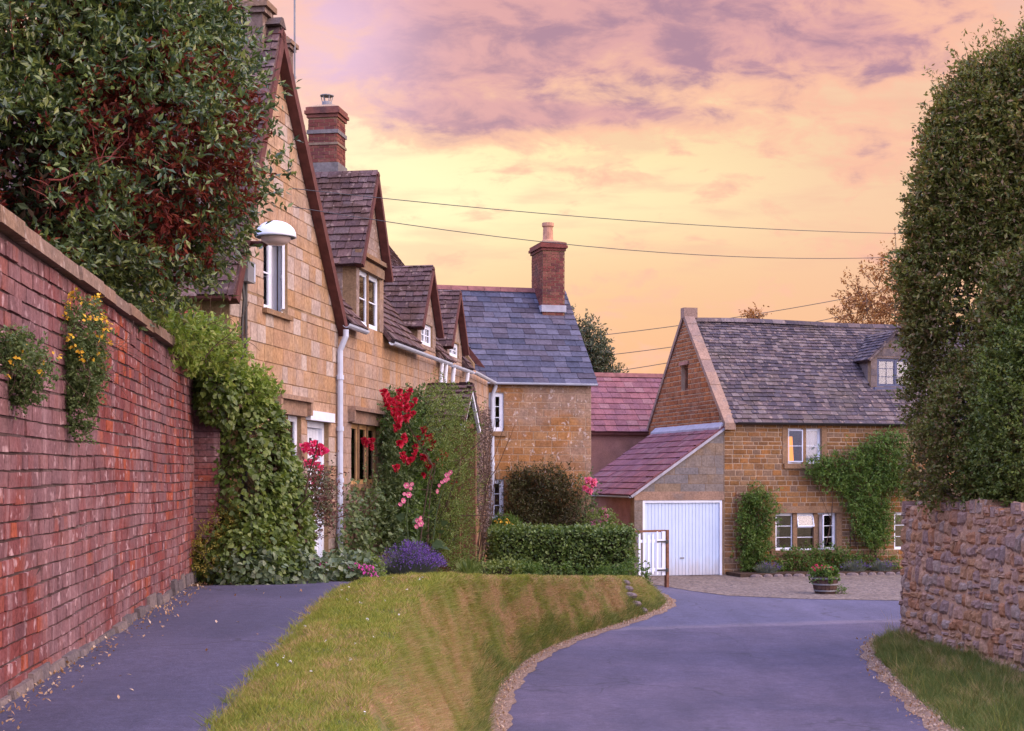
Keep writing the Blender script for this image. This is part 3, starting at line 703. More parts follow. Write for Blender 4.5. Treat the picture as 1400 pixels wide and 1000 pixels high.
# bank from the path down to the road
ysb = np.arange(-3, 36.1, .15)
def bank_surface(f, x, y):
    c = CR(y)
    lump = .040 * mnoise.noise((x * 1.5, y * 1.1, 0)) + .035 * mnoise.noise((x * 4.3, y * 3.7, 5))
    a = PR(y)
    if x <= c: return float(T(y)) + .012 + (.045 + lump) * min(1, max(0, (x - a) / .18))
    fb = (x - c) / max(.05, EL(y) - FOOT - c)
    return float(bank_z(fb, y)) + .027 * (1 - fb) + lump * (1 - fb * .8)
mb = MB()
loft(mb, ysb, PR, CR, bank_surface, 10)
loft(mb, ysb, CR, lambda y: EL(y) - FOOT, bank_surface, 16)
structure(mb.build('grass_bank', M['turf']))
mb = MB()
loft(mb, np.arange(-3, 36.2, .2), lambda y: EL(y) - FOOT - .12, lambda y: EL(y) + .04 + .03 * math.sin(y * 4.3) + .02 * math.sin(y * 11), lambda f, x, y: -1.493 + .02 * (1 - f), 4)
rv = [(float(np.interp(y, ERy, ERx)), y) for y in np.arange(-3, 25.9, .3)]
structure(mb.build('road_edge', M['grit']))
# ground behind the path: beds in front of the cottages
rowX = lambda y: -6.473 + .1685 * y
def bed_z(f, x, y): return float(T(y)) - .02 + (float(max(-.02, T(y)) if y < 24 else T(y) + .12) - float(T(y)) + .06) * (1 - f) + .02 * math.sin(x * 9 + y * 7)
mb = MB(); loft(mb, np.arange(16.6, 36.3, .3), lambda y: min(rowX(y), PL(y) - .1) - .3, PL, bed_z, 8)
structure(mb.build('garden_bed', M['soil']))
# gravel in front of the far house
HA = np.array([5.92, 40.8]); hu = np.array([.9659, .2588]); hn = np.array([.2588, -.9659])
mb = MB(); gp = [(3.1, 38.6), (3.7, 37.0), (4.3, 35.2), (4.95, 33.8), (6.4, 32.9), (8.6, 32.4), (12, 32.4), (20, 33.5), (26, 36)]
e0, e1 = HA - hu * 4.5 + hn * -.2, HA + hu * 20 - hn * .2
mb.add([(x, y, -1.492) for x, y in gp] + [(*e1, -1.492), (*e0, -1.492)], [tuple(range(len(gp) + 2))])
structure(mb.build('gravel_forecourt', M['gravel']))
# right-hand verge below the rubble wall
RWP = [(9.7, 3.0), (8.65, 10), (7.85, 14), (6.80, 19), (6.18, 22.4), (6.14, 22.9), (6.35, 23.35), (7.1, 23.75), (14, 25.2), (30, 29)]
def RVR(y): return np.interp(y, [3, 10, 14, 19, 22.4, 22.9, 23.4, 23.8, 24.5, 25.8], [9.8, 8.75, 7.95, 6.88, 6.26, 6.24, 6.5, 7.3, 9.5, 11.0])
def rv_z(f, x, y): return -1.492 + float(np.interp(y, [10, 18.5, 22.5], [.10, .14, .30])) * (f ** .8) + .015 * math.sin(x * 9 + y * 4)
mb = MB(); loft(mb, np.arange(3, 25.9, .2), lambda y: np.interp(y, ERy, ERx) + .14, RVR, rv_z, 8)
structure(mb.build('right_verge', M['turf_green']))
mb = MB(); loft(mb, np.arange(3, 25.9, .2), lambda y: np.interp(y, ERy, ERx) - .05 + .04 * math.sin(y * 5), lambda y: np.interp(y, ERy, ERx) + .26, lambda f, x, y: -1.495 + .025 * f, 3)
structure(mb.build('road_margin', M['grit']))
# raised garden ground behind the two boundary walls
mb = MB(); loft(mb, np.arange(3, 25.6, .5), lambda y: np.interp(y, [3, 10, 14, 19, 22.6, 23.75, 25.6], [10.0, 8.9, 8.15, 7.1, 6.5, 7.5, 14]), lambda y: 24 + 0 * y, lambda f, x, y: .35, 4)
mb.box(10.0, 22, 3, 3.05, -1.5, .34)
structure(mb.build('raised_garden', M['soil']))
mb = MB(); loft(mb, np.arange(-2, 18.2, .5), lambda y: -16 + 0 * y, lambda y: wallX(y) - .2, lambda f, x, y: .9, 4)
structure(mb.build('upper_garden', M['soil']))

# grass blades
def blades(mb, P, h, w, rng, lean=.5, mi=0, down=0):
    n = len(P); a = rng.uniform(0, 2 * math.pi, n); hh = h * rng.uniform(.5, 1.4, n); ln = rng.normal(0, lean, (n, 2))
    side = np.stack([np.cos(a), np.sin(a) * .6, np.zeros(n)], 1) * (w * rng.uniform(.6, 1.3, n))[:, None] * .5
    tip = P + np.stack([ln[:, 0] + down, ln[:, 1] - .25 * down, np.ones(n) - .62 * down], 1) * hh[:, None]
    V = np.stack([P - side, P + side, tip], 1).reshape(-1, 3); b = np.arange(n)[:, None] * 3
    mb.add(V, b + [0, 1, 2], mi)
bz = np.vectorize(lambda x, y: bank_surface(0, x, y))
def scatter(fl, fr_, y0, y1, n, rng, dens=lambda y: 1.0):
    y = np.zeros(0)
    while len(y) < n:
        c = rng.uniform(y0, y1, n); y = np.concatenate([y, c[rng.uniform(0, 1, n) < dens(c)]])
    y = y[:n]; a, b = fl(y), fr_(y); return a + (b - a) * rng.uniform(0, 1, n), y
rg = np.random.default_rng(5)
dn = lambda y: np.clip((9.0 / y) ** 1.2, 0, 1)
mbf = MB()
x, y = scatter(lambda y: PR(y) - .03, lambda y: CR(y) + .05, 6.6, 34, 90000, rg, dn)
sc = np.clip(y / 11, .8, 2.2)
blades(mbf, np.stack([x, y, bz(np.maximum(x, PR(y)), y) - .004], 1),   .036 * np.clip(y / 14, .9, 1.3), .0080 * sc, rg, .75, 0)
x, y = scatter(CR, lambda y: EL(y) - FOOT + .02, 8, 36, 165000, rg, lambda y: np.clip((12.0 / y) ** 1.0, 0, 1))
sc = np.clip(y / 11, .8, 2.2)
P = np.stack([x, y, bz(x, y) - .004], 1)
hv = np.array([.75 + 1.0 * max(-.3, mnoise.noise((a * 3.1, b * 2.4, 2))) for a, b in zip(x, y)])
blades(mbf, P, .060 * hv, .0080 * sc, rg, .65, 1, 1.05)
f = (x - CR(y)) / (EL(y) - FOOT - CR(y)); kk = (f > .74 + .2 * np.sin(y * 1.9) * np.sin(y * .7)) & (rg.uniform(0, 1, len(f)) < .5)   # longer green tufts at the foot
blades(mbf, P[kk], .10, .007 * sc[kk], rg, .8, 2)
# ragged tufts where grass creeps over the path edge
x, y = scatter(lambda y: PR(y) - .10, lambda y: PR(y) + .08, 6.6, 22, 9000, rg, dn)
kk = np.sin(y * 7) + np.sin(y * 17.3) + rg.normal(0, .6, len(y)) > .3
blades(mbf, np.stack([x, y, T(y) + .006], 1)[kk], .045, .006 * np.clip(y / 11, .8, 2)[kk], rg, 1.0, 0)
grass = mbf.build('grass', [M['blades_flat'], M['blades_bank'], M['blades_green']])
tag(grass, 'short mown grass and straw covering the roadside bank', 'grass', kind='stuff')
mbf = MB()
x, y = scatter(lambda y: np.interp(y, ERy, ERx) + .17, RVR, 12, 25.7, 60000, rg, lambda y: np.clip((14.0 / y) ** 1.2, 0, 1))
fz = (x - np.interp(y, ERy, ERx) - .14) / (RVR(y) - np.interp(y, ERy, ERx) - .14)
P = np.stack([x, y, np.vectorize(lambda f, a, b: rv_z(f, a, b))(np.clip(fz, 0.001, 1), x, y) - .005], 1)
blades(mbf, P, .10, .009, rg, .7, 0)
kk = np.sin(x * 9) * np.sin(y * 5) > .55; blades(mbf, P[kk], .20, .009, rg, .6, 0)
kk = rg.uniform(0, 1, len(P)) < .004; blades(mbf, P[kk], .42, .008, rg, .25, 1)
tag(mbf.build('verge_grass', [M['blades_green'], M['blades_bank']]), 'long green grass on the verge under the rubble wall', 'grass', kind='stuff')
# daisies and fallen leaves
mbf = MB(); x, y = scatter(lambda y: PR(y) + .05, CR, 7, 17, 26, rg); P = np.stack([x, y, bz(x, y) + .03], 1)
for k in range(5): add_leaves(mbf, P + rg.normal(0, .004, P.shape), (0, 0, 1), np.full(len(P), .010), rg, .9, .9)
tag(mbf.build('daisies', L['daisy']), 'tiny white daisies dotted over the verge grass', 'flowers', kind='stuff')
mbf = MB(); y = rg.uniform(6, 17.5, 500); x = wallX(y) + .05 + np.abs(rg.normal(0, .13, len(y)))
kk = rg.uniform(0, 1, len(y)) < .05; x[kk] += rg.uniform(0, 1.4, kk.sum())
add_leaves(mbf, np.stack([x, y, T(y) + .014], 1), (0, 0, 1), np.full(len(x), .030), rg, .6, 1.0, 1.5)
y = rg.uniform(12, 33, 1500); x = EL(y) - .02 - np.abs(rg.normal(0, .13, len(y))); add_leaves(mbf, np.stack([x, y, np.full(len(y), -1.47)], 1), (0, 0, 1), np.full(len(x), .04), rg, .5, 1, 1.5)
y = rg.uniform(13, 25, 900); x = np.interp(y, ERy, ERx) + rg.normal(.04, .1, len(y)); add_leaves(mbf, np.stack([x, y, np.full(len(y), -1.465)], 1), (0, 0, 1), np.full(len(x), .045), rg, .5, 1, 1.5)
tag(mbf.build('leaf_litter', L['litter']), 'dry fallen leaves along the wall foot and road edges', 'fallen leaves', kind='stuff')
# ---------------------------------------------------------------- garden wall of red brick (left)
rw = np.random.default_rng(3); random.seed(3)
FW = Frame((wallX(4.0), 4.0), (wallX(17.55), 17.55))
bw = thing('brick_wall', 'tall old red brick garden wall with stone coping beside the footpath', 'wall', FW(0, 0, 0))
mb = MB(); WL = FW.len; WT = 2.60
mb.fbox(FW, 0, WL, -.24, 0, -.2, WT, 0)
z = .02; r = 0; H = .0985; BH = .0915
while z + BH <= WT + .01:
    hd = (r % 4 == 1); step = .148 if hd else .295
    s = -(.08 if r % 2 else .22) * (1 if not hd else .5)
    zz = lambda s_: .012 * math.sin(s_ * .9 + r * .06) + .005 * math.sin(s_ * 2.7 + r)
    while s < WL:
        a, b = max(s + .003, 0), min(s + step - .003 + rw.uniform(-.002, .002), WL)
        if b - a > .03:
            q = rw.uniform(); dd = .011 + rw.normal(0, .003)
            if q < .04: dd = rw.uniform(.001, .005)
            elif q < .08: dd = .021
            o = zz(a); w = lambda: rw.uniform(-.0035, .0035); c = .004
            F = [FW(a + c + w(), dd + w(), z + o + c + w()), FW(b - c + w(), dd + w(), z + o + c + w()), FW(b - c + w(), dd + w(), z + o + BH - c + w()), FW(a + c + w(), dd + w(), z + o + BH - c + w())]
            B = [FW(a, -.02, z + o), FW(b, -.02, z + o), FW(b, -.02, z + o + BH), FW(a, -.02, z + o + BH)]
            mb.add(F + B, [(0, 1, 2, 3), (4, 5, 1, 0), (5, 6, 2, 1), (6, 7, 3, 2), (7, 4, 0, 3)], 1)
        s += step
    z += H; r += 1
mb.build('brickwork', [M['mortar_brick'], M['brick']], bw)
mb = MB(); s = -.02
while s < WL:
    l = rw.uniform(.42, .95); a, b = s + .004, min(s + l - .004, WL + .03); t = rw.uniform(-.008, .008); o = rw.uniform(-.012, .012)
    mb.hexa([FW(a, .075 + o, WT + t), FW(b, .075 + o, WT + t), FW(b, -.30, WT), FW(a, -.30, WT), FW(a, .065 + o, WT + .095 + t), FW(b, .065 + o, WT + .095 - t), FW(b, -.28, WT + .14), FW(a, -.28, WT + .14)])
    s += l
mb.build('coping', M['coping'], bw)
mb = MB(); s = 0
while s < WL:
    l = rw.uniform(.18, .5); hgt = (.07 + .15 * max(0, (s - 8) / 6)) * rw.uniform(.5, 1.3); o = rw.uniform(.02, .06)
    mb.hexa([FW(s + .006, o + .03, -.1), FW(s + l - .006, o + .03, -.1), FW(s + l, -.05, -.1), FW(s, -.05, -.1), FW(s + .015, o, hgt * .95), FW(s + l - .015, o + .004, hgt), FW(s + l - .02, -.05, hgt), FW(s + .02, -.05, hgt)])
    s += l
mb.build('plinth', M['foot_stone'], bw)
# brick pier where the wall ends
FP = Frame((-3.90, 17.62), (-3.55, 17.64))
bp = thing('brick_pier', 'narrow red brick pier half covered by ivy at the wall end', 'pier', FP(0, 0, 0))
mb = MB(); mb.fbox(FP, 0, .36, -.22, 0, -.2, 2.42); z = 0; r = 0
while z < 2.36:
    cuts = [0, .225, .36] if r % 2 else [0, .12, .36]
    for a, b in zip(cuts[:-1], cuts[1:]):
        mb.fbox(FP, a + .004, b - .004, -.01, .010 + rw.uniform(-.002, .003), z, z + .066, 1)
    mb.hexa([FP(.35, 0, z), FP(.371, 0, z), FP(.371, -.22, z), FP(.35, -.22, z), FP(.35, 0, z + .066), FP(.371, 0, z + .066), FP(.371, -.22, z + .066), FP(.35, -.22, z + .066)], 1)
    z += .075; r += 1
mb.build('brickwork', [M['mortar_brick'], M['brick']], bp)
mb = MB(); mb.fbox(FP, -.03, .40, -.24, .04, 2.422, 2.50); mb.build('coping', M['coping'], bp)

# ---------------------------------------------------------------- rubble wall (right)
def rubble_wall():
    rr = np.random.default_rng(21)
    P = np.array(RWP); seg = np.diff(P, axis=0); sl = np.linalg.norm(seg, axis=1); cum = np.concatenate([[0], np.cumsum(sl)])
    def pos(s):
        x = np.interp(s, cum, P[:, 0]); y = np.interp(s, cum, P[:, 1]); e = .12
        t = np.array([np.interp(s + e, cum, P[:, 0]) - np.interp(s - e, cum, P[:, 0]), np.interp(s + e, cum, P[:, 1]) - np.interp(s - e, cum, P[:, 1])])
        t /= np.linalg.norm(t) + 1e-9; return np.array([x, y]), np.array([-t[1], t[0]])   # outward = left of travel
    s0, s1, zb, zt = 0.5, cum[-3] + 8, -1.56, .86
    core = MB(); ss = np.arange(s0, s1, .12); V = []
    for s in ss:
        p, n = pos(s)
        lean = .06
        V += [(*(p - n * (-lean)), zb), (*(p), zt - .06), (*(p - n * .42), zt - .06), (*(p - n * .5), zb)]
    F = [(i * 4 + k, i * 4 + (k + 1) % 4, i * 4 + 4 + (k + 1) % 4, i * 4 + 4 + k) for i in range(len(ss) - 1) for k in range(3)]
    core.add(V, F, 0)
    # stones: wavy courses, irregular faces
    z = zb; rows = []
    while z < zt - .05:
        h = rr.uniform(.085, .20); rows.append((z, min(z + h, zt))); z += h
    NU, NV = 6, 5
    for ri, (za, zc) in enumerate(rows):
        s = s0 + rr.uniform(0, .2); top = ri == len(rows) - 1
        while s < s1:
            near = 8 < s < cum[6] + 1.5
            l = rr.uniform(.08, .28) * (1 if near else 2)
            wv = lambda s_, k: .040 * math.sin(s_ * 1.7 + k * 1.3) + .034 * math.sin(s_ * 5.1 + k * 2.3)
            zl, zh = za + wv(s, ri), zc + wv(s, ri + 1)
            if top: zh += rr.uniform(-.03, .07)
            if rr.uniform() < .22 and not top: zh += rr.uniform(.03, .09)
            elif rr.uniform() < .2: zl += rr.uniform(.02, .05)
            gp = rr.uniform(.004, .013); dep = rr.uniform(.018, .048)
            cz, cs = (zl + zh) / 2, s + l / 2; hu_, hv_ = l / 2 - gp, (zh - zl) / 2 - gp * .8
            if hv_ > .015 and hu_ > .02:
                sk = rr.uniform(-.25, .25); tp = rr.uniform(-.22, .22); tp2 = rr.uniform(-.2, .2); pe = rr.uniform(5, 12); til = rr.uniform(-.5, .5)
                V = []
                for j in range(NV):
                    for i in range(NU):
                        a, b = -1 + 2 * i / (NU - 1), -1 + 2 * j / (NV - 1)
                        qa = a * (1 + tp * b) * hu_ + sk * b * hv_; qb = b * (1 + tp2 * a) * hv_
                        edge = 0 if (i in (0, NU - 1) or j in (0, NV - 1)) else 1
                        k = (1 - abs(a) ** pe) * (1 - abs(b) ** pe) if edge else 0
                        zz_ = cz + qb; p, n = pos(cs + qa + rr.uniform(-.008, .008))
                        ln = .06 * (1 - (zz_ - zb) / (zt - zb))
                        o = ln + (-.008 if not edge else 0) + dep * k * (1 + .5 * til * a) + rr.normal(0, .005)
                        V.append((*(p + n * o), zz_ + rr.uniform(-.006, .006)))
                core.add(V, [(j * NU + i + 1, j * NU + i, (j + 1) * NU + i, (j + 1) * NU + i + 1) for j in range(NV - 1) for i in range(NU - 1)], 1)
                if top:   # rough cap stone running back over the wall
                    p, n = pos(cs); t = np.array([-n[1], n[0]]); hh = zh
                    c = [(*(p + t * -hu_ + n * .03), zl), (*(p + t * hu_ + n * .03), zl), (*(p + t * hu_ - n * .44), zl), (*(p - t * hu_ - n * .44), zl)]
                    d_ = [(q[0], q[1], hh - .01 + rr.uniform(-.02, .01)) for q in c]; core.hexa(c + d_, 1)
            s += l
    w = core.build('rubble_wall', [M['mortar_pink'], M['rubble']], None, loc=(6.0, 17, -1.3))
    tag(w, 'pinkish rubble stone boundary wall curving round the road corner', 'wall')
rubble_wall()

# ---------------------------------------------------------------- cottages on the left
rh = np.random.default_rng(8)
KU = 1.0141
A0 = (rowX(17.9), 17.9)
FR = Frame(A0, (rowX(32.4), 32.4))
Sy = lambda Y: (Y - 17.9) * KU
gc = thing('gabled_cottage', 'honey stone cottage with a steep gable and open white upstairs window', 'house', FR(2.3, -2, 0))
mb = MB()
SG = Sy(22.5); SA = 1.62; ZL, ZR, ZA = 3.58, 3.60, 7.14
ops = [(Sy(19.12), Sy(20.1), 3.46, 4.47), (1.83, 2.84, .9, 2.1), (Sy(20.98), Sy(22.02), -.05, 2.06)]
block_wall(mb, FR, [(0, -.6), (SG - .005, -.6), (SG - .005, ZR), (SA, ZA), (0, ZL)], ops, rh, (.13, .24), (.2, .46), .007, .008, .004)
Fs = Frame(FR(0.0, -6, 0)[:2], FR(0.0, -.352, 0)[:2])
block_wall(mb, Fs, [(0, -.6), (Fs.len, -.6), (Fs.len, ZL), (0, ZL)], [], rh, (.18, .3), (.25, .6), .01, .01, .005, .3)
mb.fbox(FR, 0, SG, -6.3, -6.0, -.6, ZL)
mb.build('wall', [M['mortar'], M['stone_gable']], gc)
mb = MB()
lw = math.hypot(SA + .16, ZA + .12 - ZL + .12); wl = unit(FR.u * (SA + .16) + FR.k * (ZA + .24 - ZL))
tile_roof(mb, FR(-.16, .13, ZL - .12), -FR.n, wl, 6.2, lw, rh, (.22, .13), (.16, .34), th=.022)
wr = unit(-FR.u * (SG + .10 - SA) + FR.k * (ZA + .12 - ZR + .06)); rl = math.hypot(SG + .10 - SA, ZA + .18 - ZR)
tile_roof(mb, FR(SG + .10, .13, ZR - .06), -FR.n, wr, 6.2, rl, rh, (.22, .13), (.16, .34), th=.022)
rf = mb.build('roof', M['tile_row'], gc)
mb = MB()
for k in range(14): mb.hexa([FR(SA + a, .14 - .45 * k - b, z) for z, w_ in ((ZA + .10, .15), (ZA + .22, .03)) for a, b in ((-w_, 0), (w_, 0), (w_, .44), (-w_, .44))])
mb.build('ridge_tiles', M['tile_stone'], rf)
mb = MB()
rake_board(mb, FR, SA, ZA + .075, SG + .12, ZR - .10, .016, .15, .14); rake_board(mb, FR, -.17, ZL - .17, SA - .002, ZA + .075, .016, .15, .13)
mb.build('bargeboard', M['dark_wood'], gc)
mb = MB(); c = FR(SA - .12, -.18, 0)
def stack(mb, c, w, d_, z0, z1, fr, mi=0, cap=True):
    f = lambda a, b, z: c + fr.u * a + fr.n * b + fr.k * z
    mb.fbox(f, -w / 2, w / 2, -d_ / 2, d_ / 2, z0, z1, mi)
    if cap:
        mb.fbox(f, -w / 2 - .05, w / 2 + .05, -d_ / 2 - .05, d_ / 2 + .05, z1 + .002, z1 + .07, mi)
        mb.fbox(f, -w / 2 - .09, w / 2 + .09, -d_ / 2 - .09, d_ / 2 + .09, z1 + .072, z1 + .15, mi)
        mb.fbox(f, -w / 2 + .02, w / 2 - .02, -d_ / 2 + .02, d_ / 2 - .02, z1 + .152, z1 + .24, mi)
stack(mb, c, .24, .24, 6.8, 7.36, FR)
mb.lathe(c + FR.k * 7.6, [(.11, 0), (.13, .03), (.095, .06), (.09, .4), (.12, .43), (.11, .5), (0, .5)], 8)
mb.build('chimney', M['coping'], rf)
w = window(gc, FR, ops[0][0], ops[0][1], ops[0][2], ops[0][3], 2, 1, 2, -.07, ajar={1: ('r', R(24))}, sill=.07, curtain=[(ops[0][0] + .06, ops[0][1] - .06, M['net'])])  # net curtain added here to stand in for pale reflected sky
w = window(gc, FR, *ops[1], 2, 1, 3, -.06, mull=.10, md=(.05, .02), curtain=[(1.9, 2.3, M['net']), (2.5, 2.8, M['net'])])
hood(gc, FR, 1.83, 2.84, 2.1)
def door(parent, fr, s0, s1, z1, mats, rec=-.12):
    mb = MB(); mb.fbox(fr, s0, s0 + .09, rec - .06, rec + .05, -.05, z1); mb.fbox(fr, s1 - .09, s1, rec - .06, rec + .05, -.05, z1); mb.fbox(fr, s0 + .09, s1 - .09, rec - .06, rec + .05, z1 - .09, z1)
    mb.build('door_frame', M['white'], parent)
    mb = MB(); n = 6; wd = (s1 - s0 - .184) / n
    for i in range(n): mb.fbox(fr, s0 + .092 + i * wd + .003, s0 + .092 + (i + 1) * wd - .003, rec - .05, rec - .008, -.04, z1 - .095)
    mb.fbox(fr, s0 + .092, s1 - .092, rec - .06, rec - .014, -.04, z1 - .095)
    d_ = mb.build('door', mats, parent)
    mb = MB(); s = (s0 + s1) / 2
    mb.tube([fr(s, rec - .01, 1.78), fr(s, rec + .04, 1.77), fr(s, rec + .045, 1.70), fr(s + .0, rec + .02, 1.63)], .014, 6); mb.fbox(fr, s - .03, s + .03, rec - .01, rec + .012, 1.74, 1.82)
    mb.build('knocker', M['black_iron'], d_)
    mb = MB(); mb.tube([fr(s0 + .2, rec - .01, 1.0), fr(s0 + .2, rec + .05, 1.0), fr(s0 + .28, rec + .05, 1.0)], .012, 6); mb.build('handle', M['black_iron'], d_)
door(gc, FR, *ops[2][:2], 2.06, M['white'])
mb = MB(); mb.fbox(FR, ops[2][0] - .08, ops[2][1] + .08, -.01, .08, 2.065, 2.20); mb.build('lintel', M['white'], gc)
mb = MB(); pipe(mb, FR, SG - .10, .07, 3.5, -.1, .045, gutz=3.50, gutd=.16, collars=4); mb.build('downpipe', M['gutter'], gc)
mb = MB(); gutter(mb, Frame(FR(-.2, -6, 0)[:2], FR(-.2, .1, 0)[:2]), 0, 6.1, .06, ZL - .15, .06); mb.build('gutter', M['dark_wood'], gc)

# row cottage with three gabled dormers
RUN, RISE = 2.8, 3.6
ZE, ZRG = 3.72, 7.34
rc = thing('terraced_cottage', 'long stone terraced cottage with two gabled dormers and brick chimney', 'house', FR(8.4, -2, 0))
S1 = 12.3
mb = MB()
tw_ = (Sy(23.24), Sy(24.85), 1.13, 2.1)
block_wall(mb, FR, [(SG + .005, -.8), (S1 - .003, -.8), (S1 - .003, ZE), (SG + .005, ZE)], [tw_], rh, (.15, .24), (.3, .62), .005, .005, .0025, wob=.002)
mb.fbox(FR, SG + .01, S1 - .01, -RUN * 2, -RUN * 2 + .3, -.8, ZE)
mb.build('wall', [M['mortar'], M['stone_row']], rc)
def main_roof(parent, fr, sa, sb, dorms, seed, m, back=True, ends=(0, 0)):
    mb = MB(); rr = np.random.default_rng(seed)
    O = fr(sa, .16, ZE - .10); hgt = ZRG - ZE + .10; dep = RUN + .16; sl = math.hypot(hgt, dep); w_ = unit(-fr.n * dep + fr.k * hgt)
    zs_ = lambda t: ZE - .10 + t / sl * hgt
    def keep(s, t):
        S_ = sa + s; zz_ = zs_(t)
        for (a, b, apex, zf) in dorms:
            if a - .02 < S_ < b + .02:
                mid = (a + b) / 2; vz = apex - abs(S_ - mid) / ((b - a) / 2) * (apex - zf)
                if zz_ < vz - .05 and zz_ > ZE - .3: return False
        return True
    Lf = (lambda t: (SG + .16 - sa) if .16 - dep * t / sl > -.5 else 0) if sa < SG else None
    tile_roof(mb, O, fr.u, w_, sb - sa, sl, rr, (.19, .11), (.14, .30), Lf=Lf, keep=keep, th=.022, jit=.014, wav=.02)
    if back:
        O2 = fr(sb, -2 * RUN - .16, ZE - .1); tile_roof(mb, O2, -fr.u, unit(fr.n * dep + fr.k * hgt), sb - sa, sl, rr, (.4, .3), (.4, .8))
    o = mb.build('roof', m, parent)
    mb = MB(); s = sa
    while s < sb - .05:
        e = min(s + .42, sb); mb.hexa([fr(q, -RUN + b * dd, z) for z, dd in ((ZRG - .05, .16), (ZRG + .09, .05)) for q, b in ((s, 1), (e - .01, 1), (e - .01, -1), (s, -1))]); s = e
    mb.build('ridge_tiles', M['tile_row'], o)
    return o
D1 = (Sy(23.5), Sy(25.2), 6.28, 4.86); D2 = (9.95, 11.55, 5.30, 4.25); D3 = (12.62, 14.15, 5.15, 4.12)
rr1 = main_roof(rc, FR, 2.6, S1 - .003, [D1, D2], 31, M['tile_row'])
def dormer(parent, fr, D, win, seed, big=False, face_d=.012):
    a, b, zap, zev = D; mid = (a + b) / 2; rr = np.random.default_rng(seed)
    z0 = ZE + .003; mb = MB(); back = lambda z: -max(0, (z - ZE)) * RUN / RISE
    ff = Frame(fr(0, face_d, 0)[:2], fr(1, face_d, 0)[:2])
    block_wall(mb, ff, [(a, z0), (b, z0), (b, zev), (mid, zap - .04), (a, zev)], [win], rr, (.2, .3), (.3, .6), .004, .003, .0015, .22)
    dl = -back(zev) - .03
    fc = Frame(fr(a, -dl, 0)[:2], fr(a, -.21, 0)[:2])
    if dl > .3: block_wall(mb, fc, [(0, zev - .01), (fc.len, z0 + .22), (fc.len, zev - .01)][::1], [], rr, (.22, .3), (.4, .7), .006, .006, .003, .15)
    fc2 = Frame(fr(b, -.21, 0)[:2], fr(b, -dl, 0)[:2])
    if dl > .3: mb.hexa([fr(b, -.21, z0), fr(b - .15, -.21, z0), fr(b - .15, -.215, z0), fr(b, -.22, z0), fr(b, -.21, zev), fr(b - .15, -.21, zev), fr(b - .15, -dl, zev), fr(b, -dl, zev)], 0)
    o = mb.build('dormer', [M['mortar'], M['stone_dormer']], parent)
    # roof of the dormer: two slopes running back into the main roof
    mb = MB(); ov = .12; zr = zap + .05
    for sg, s_e in ((1, a - ov), (-1, b + ov)):
        k = (zr - zev) / (mid - a); ze = zr - k * (mid - a + ov); h_ = zr - ze; wd = mid - a + ov; sl = math.hypot(h_, wd)
        Ln = zap * 0 + (-back(zr)) + .3
        if sg == 1: tile_roof(mb, fr(s_e, face_d + .13, ze), -fr.n, unit(fr.u * wd + fr.k * h_), Ln, sl, rr, (.16, .11), (.14, .28), Rf=lambda t: .13 - back(ze + t / sl * h_) + .12, th=.02, jit=.012)
        else: tile_roof(mb, fr(s_e, face_d + .13, ze), -fr.n, unit(-fr.u * wd + fr.k * h_), Ln, sl, rr, (.16, .11), (.14, .28), Rf=lambda t: .13 - back(ze + t / sl * h_) + .12, th=.02, jit=.012)
    mb.build('dormer_roof', M['tile_row'], o)
    mb = MB(); k = (zr - zev) / (mid - a)
    rake_board(mb, fr, mid, zr - .01, b + ov + .01, zr - k * (b - mid + ov) - .01, face_d + .02, face_d + .15, .09); rake_board(mb, fr, a - ov - .01, zr - k * (mid - a + ov) - .01, mid - .002, zr - .01, face_d + .02, face_d + .15, .09)
    mb.build('bargeboard', M['dark_wood'], o)
    return o, ff
dw1 = (Sy(23.67), Sy(24.94), 3.725, 4.62)
o1, ff1 = dormer(rc, FR, D1, dw1, 41)
window(o1, ff1, *dw1, 2, 1, 2, -.04, mull=.09, md=(.04, .015), curtain=[(dw1[0] + .03, dw1[1] - .03, M['curtain'])])
mb = MB(); mb.fbox(ff1, dw1[0] - .15, dw1[1] + .15, -.01, .05, 4.622, 4.78); mb.fbox(ff1, D1[0] - .04, D1[1] + .04, -.01, .09, 4.83, 4.90); mb.build('lintel', M['dress'], o1)
dw2 = (10.25, 11.25, 3.80, 4.22)
o2, ff2 = dormer(rc, FR, D2, dw2, 42); window(o2, ff2, *dw2, 2, 2, 2, -.04, fw=.05)
window(rc, FR, *tw_, 3, 1, 1, -.035, plain('varnished_window', (.50, .30, .13), .5, .4), mull=.08, md=(.04, .012), curtain=[(tw_[0] + .03, tw_[1] - .03, M['net'])], sill=.1)
hood(rc, FR, tw_[0], tw_[1], 2.1)
mb = MB(); gutter(mb, FR, SG - .12, D1[0] + .02, .17, ZE - .13); gutter(mb, FR, D1[1] - .02, S1 - .08, .17, ZE - .15); mb.build('gutter', M['gutter'], rc)
mb = MB(); pipe(mb, FR, 11.45, .14, 3.5, 2.2, .04, gutz=ZE - .16, gutd=.16, collars=1); mb.build('downpipe', M['white'], rc)
mb = MB(); pipe(mb, FR, 11.85, .14, 3.5, 2.0, .04, gutz=ZE - .16, gutd=.16, collars=1); mb.build('downpipe', M['white'], rc)
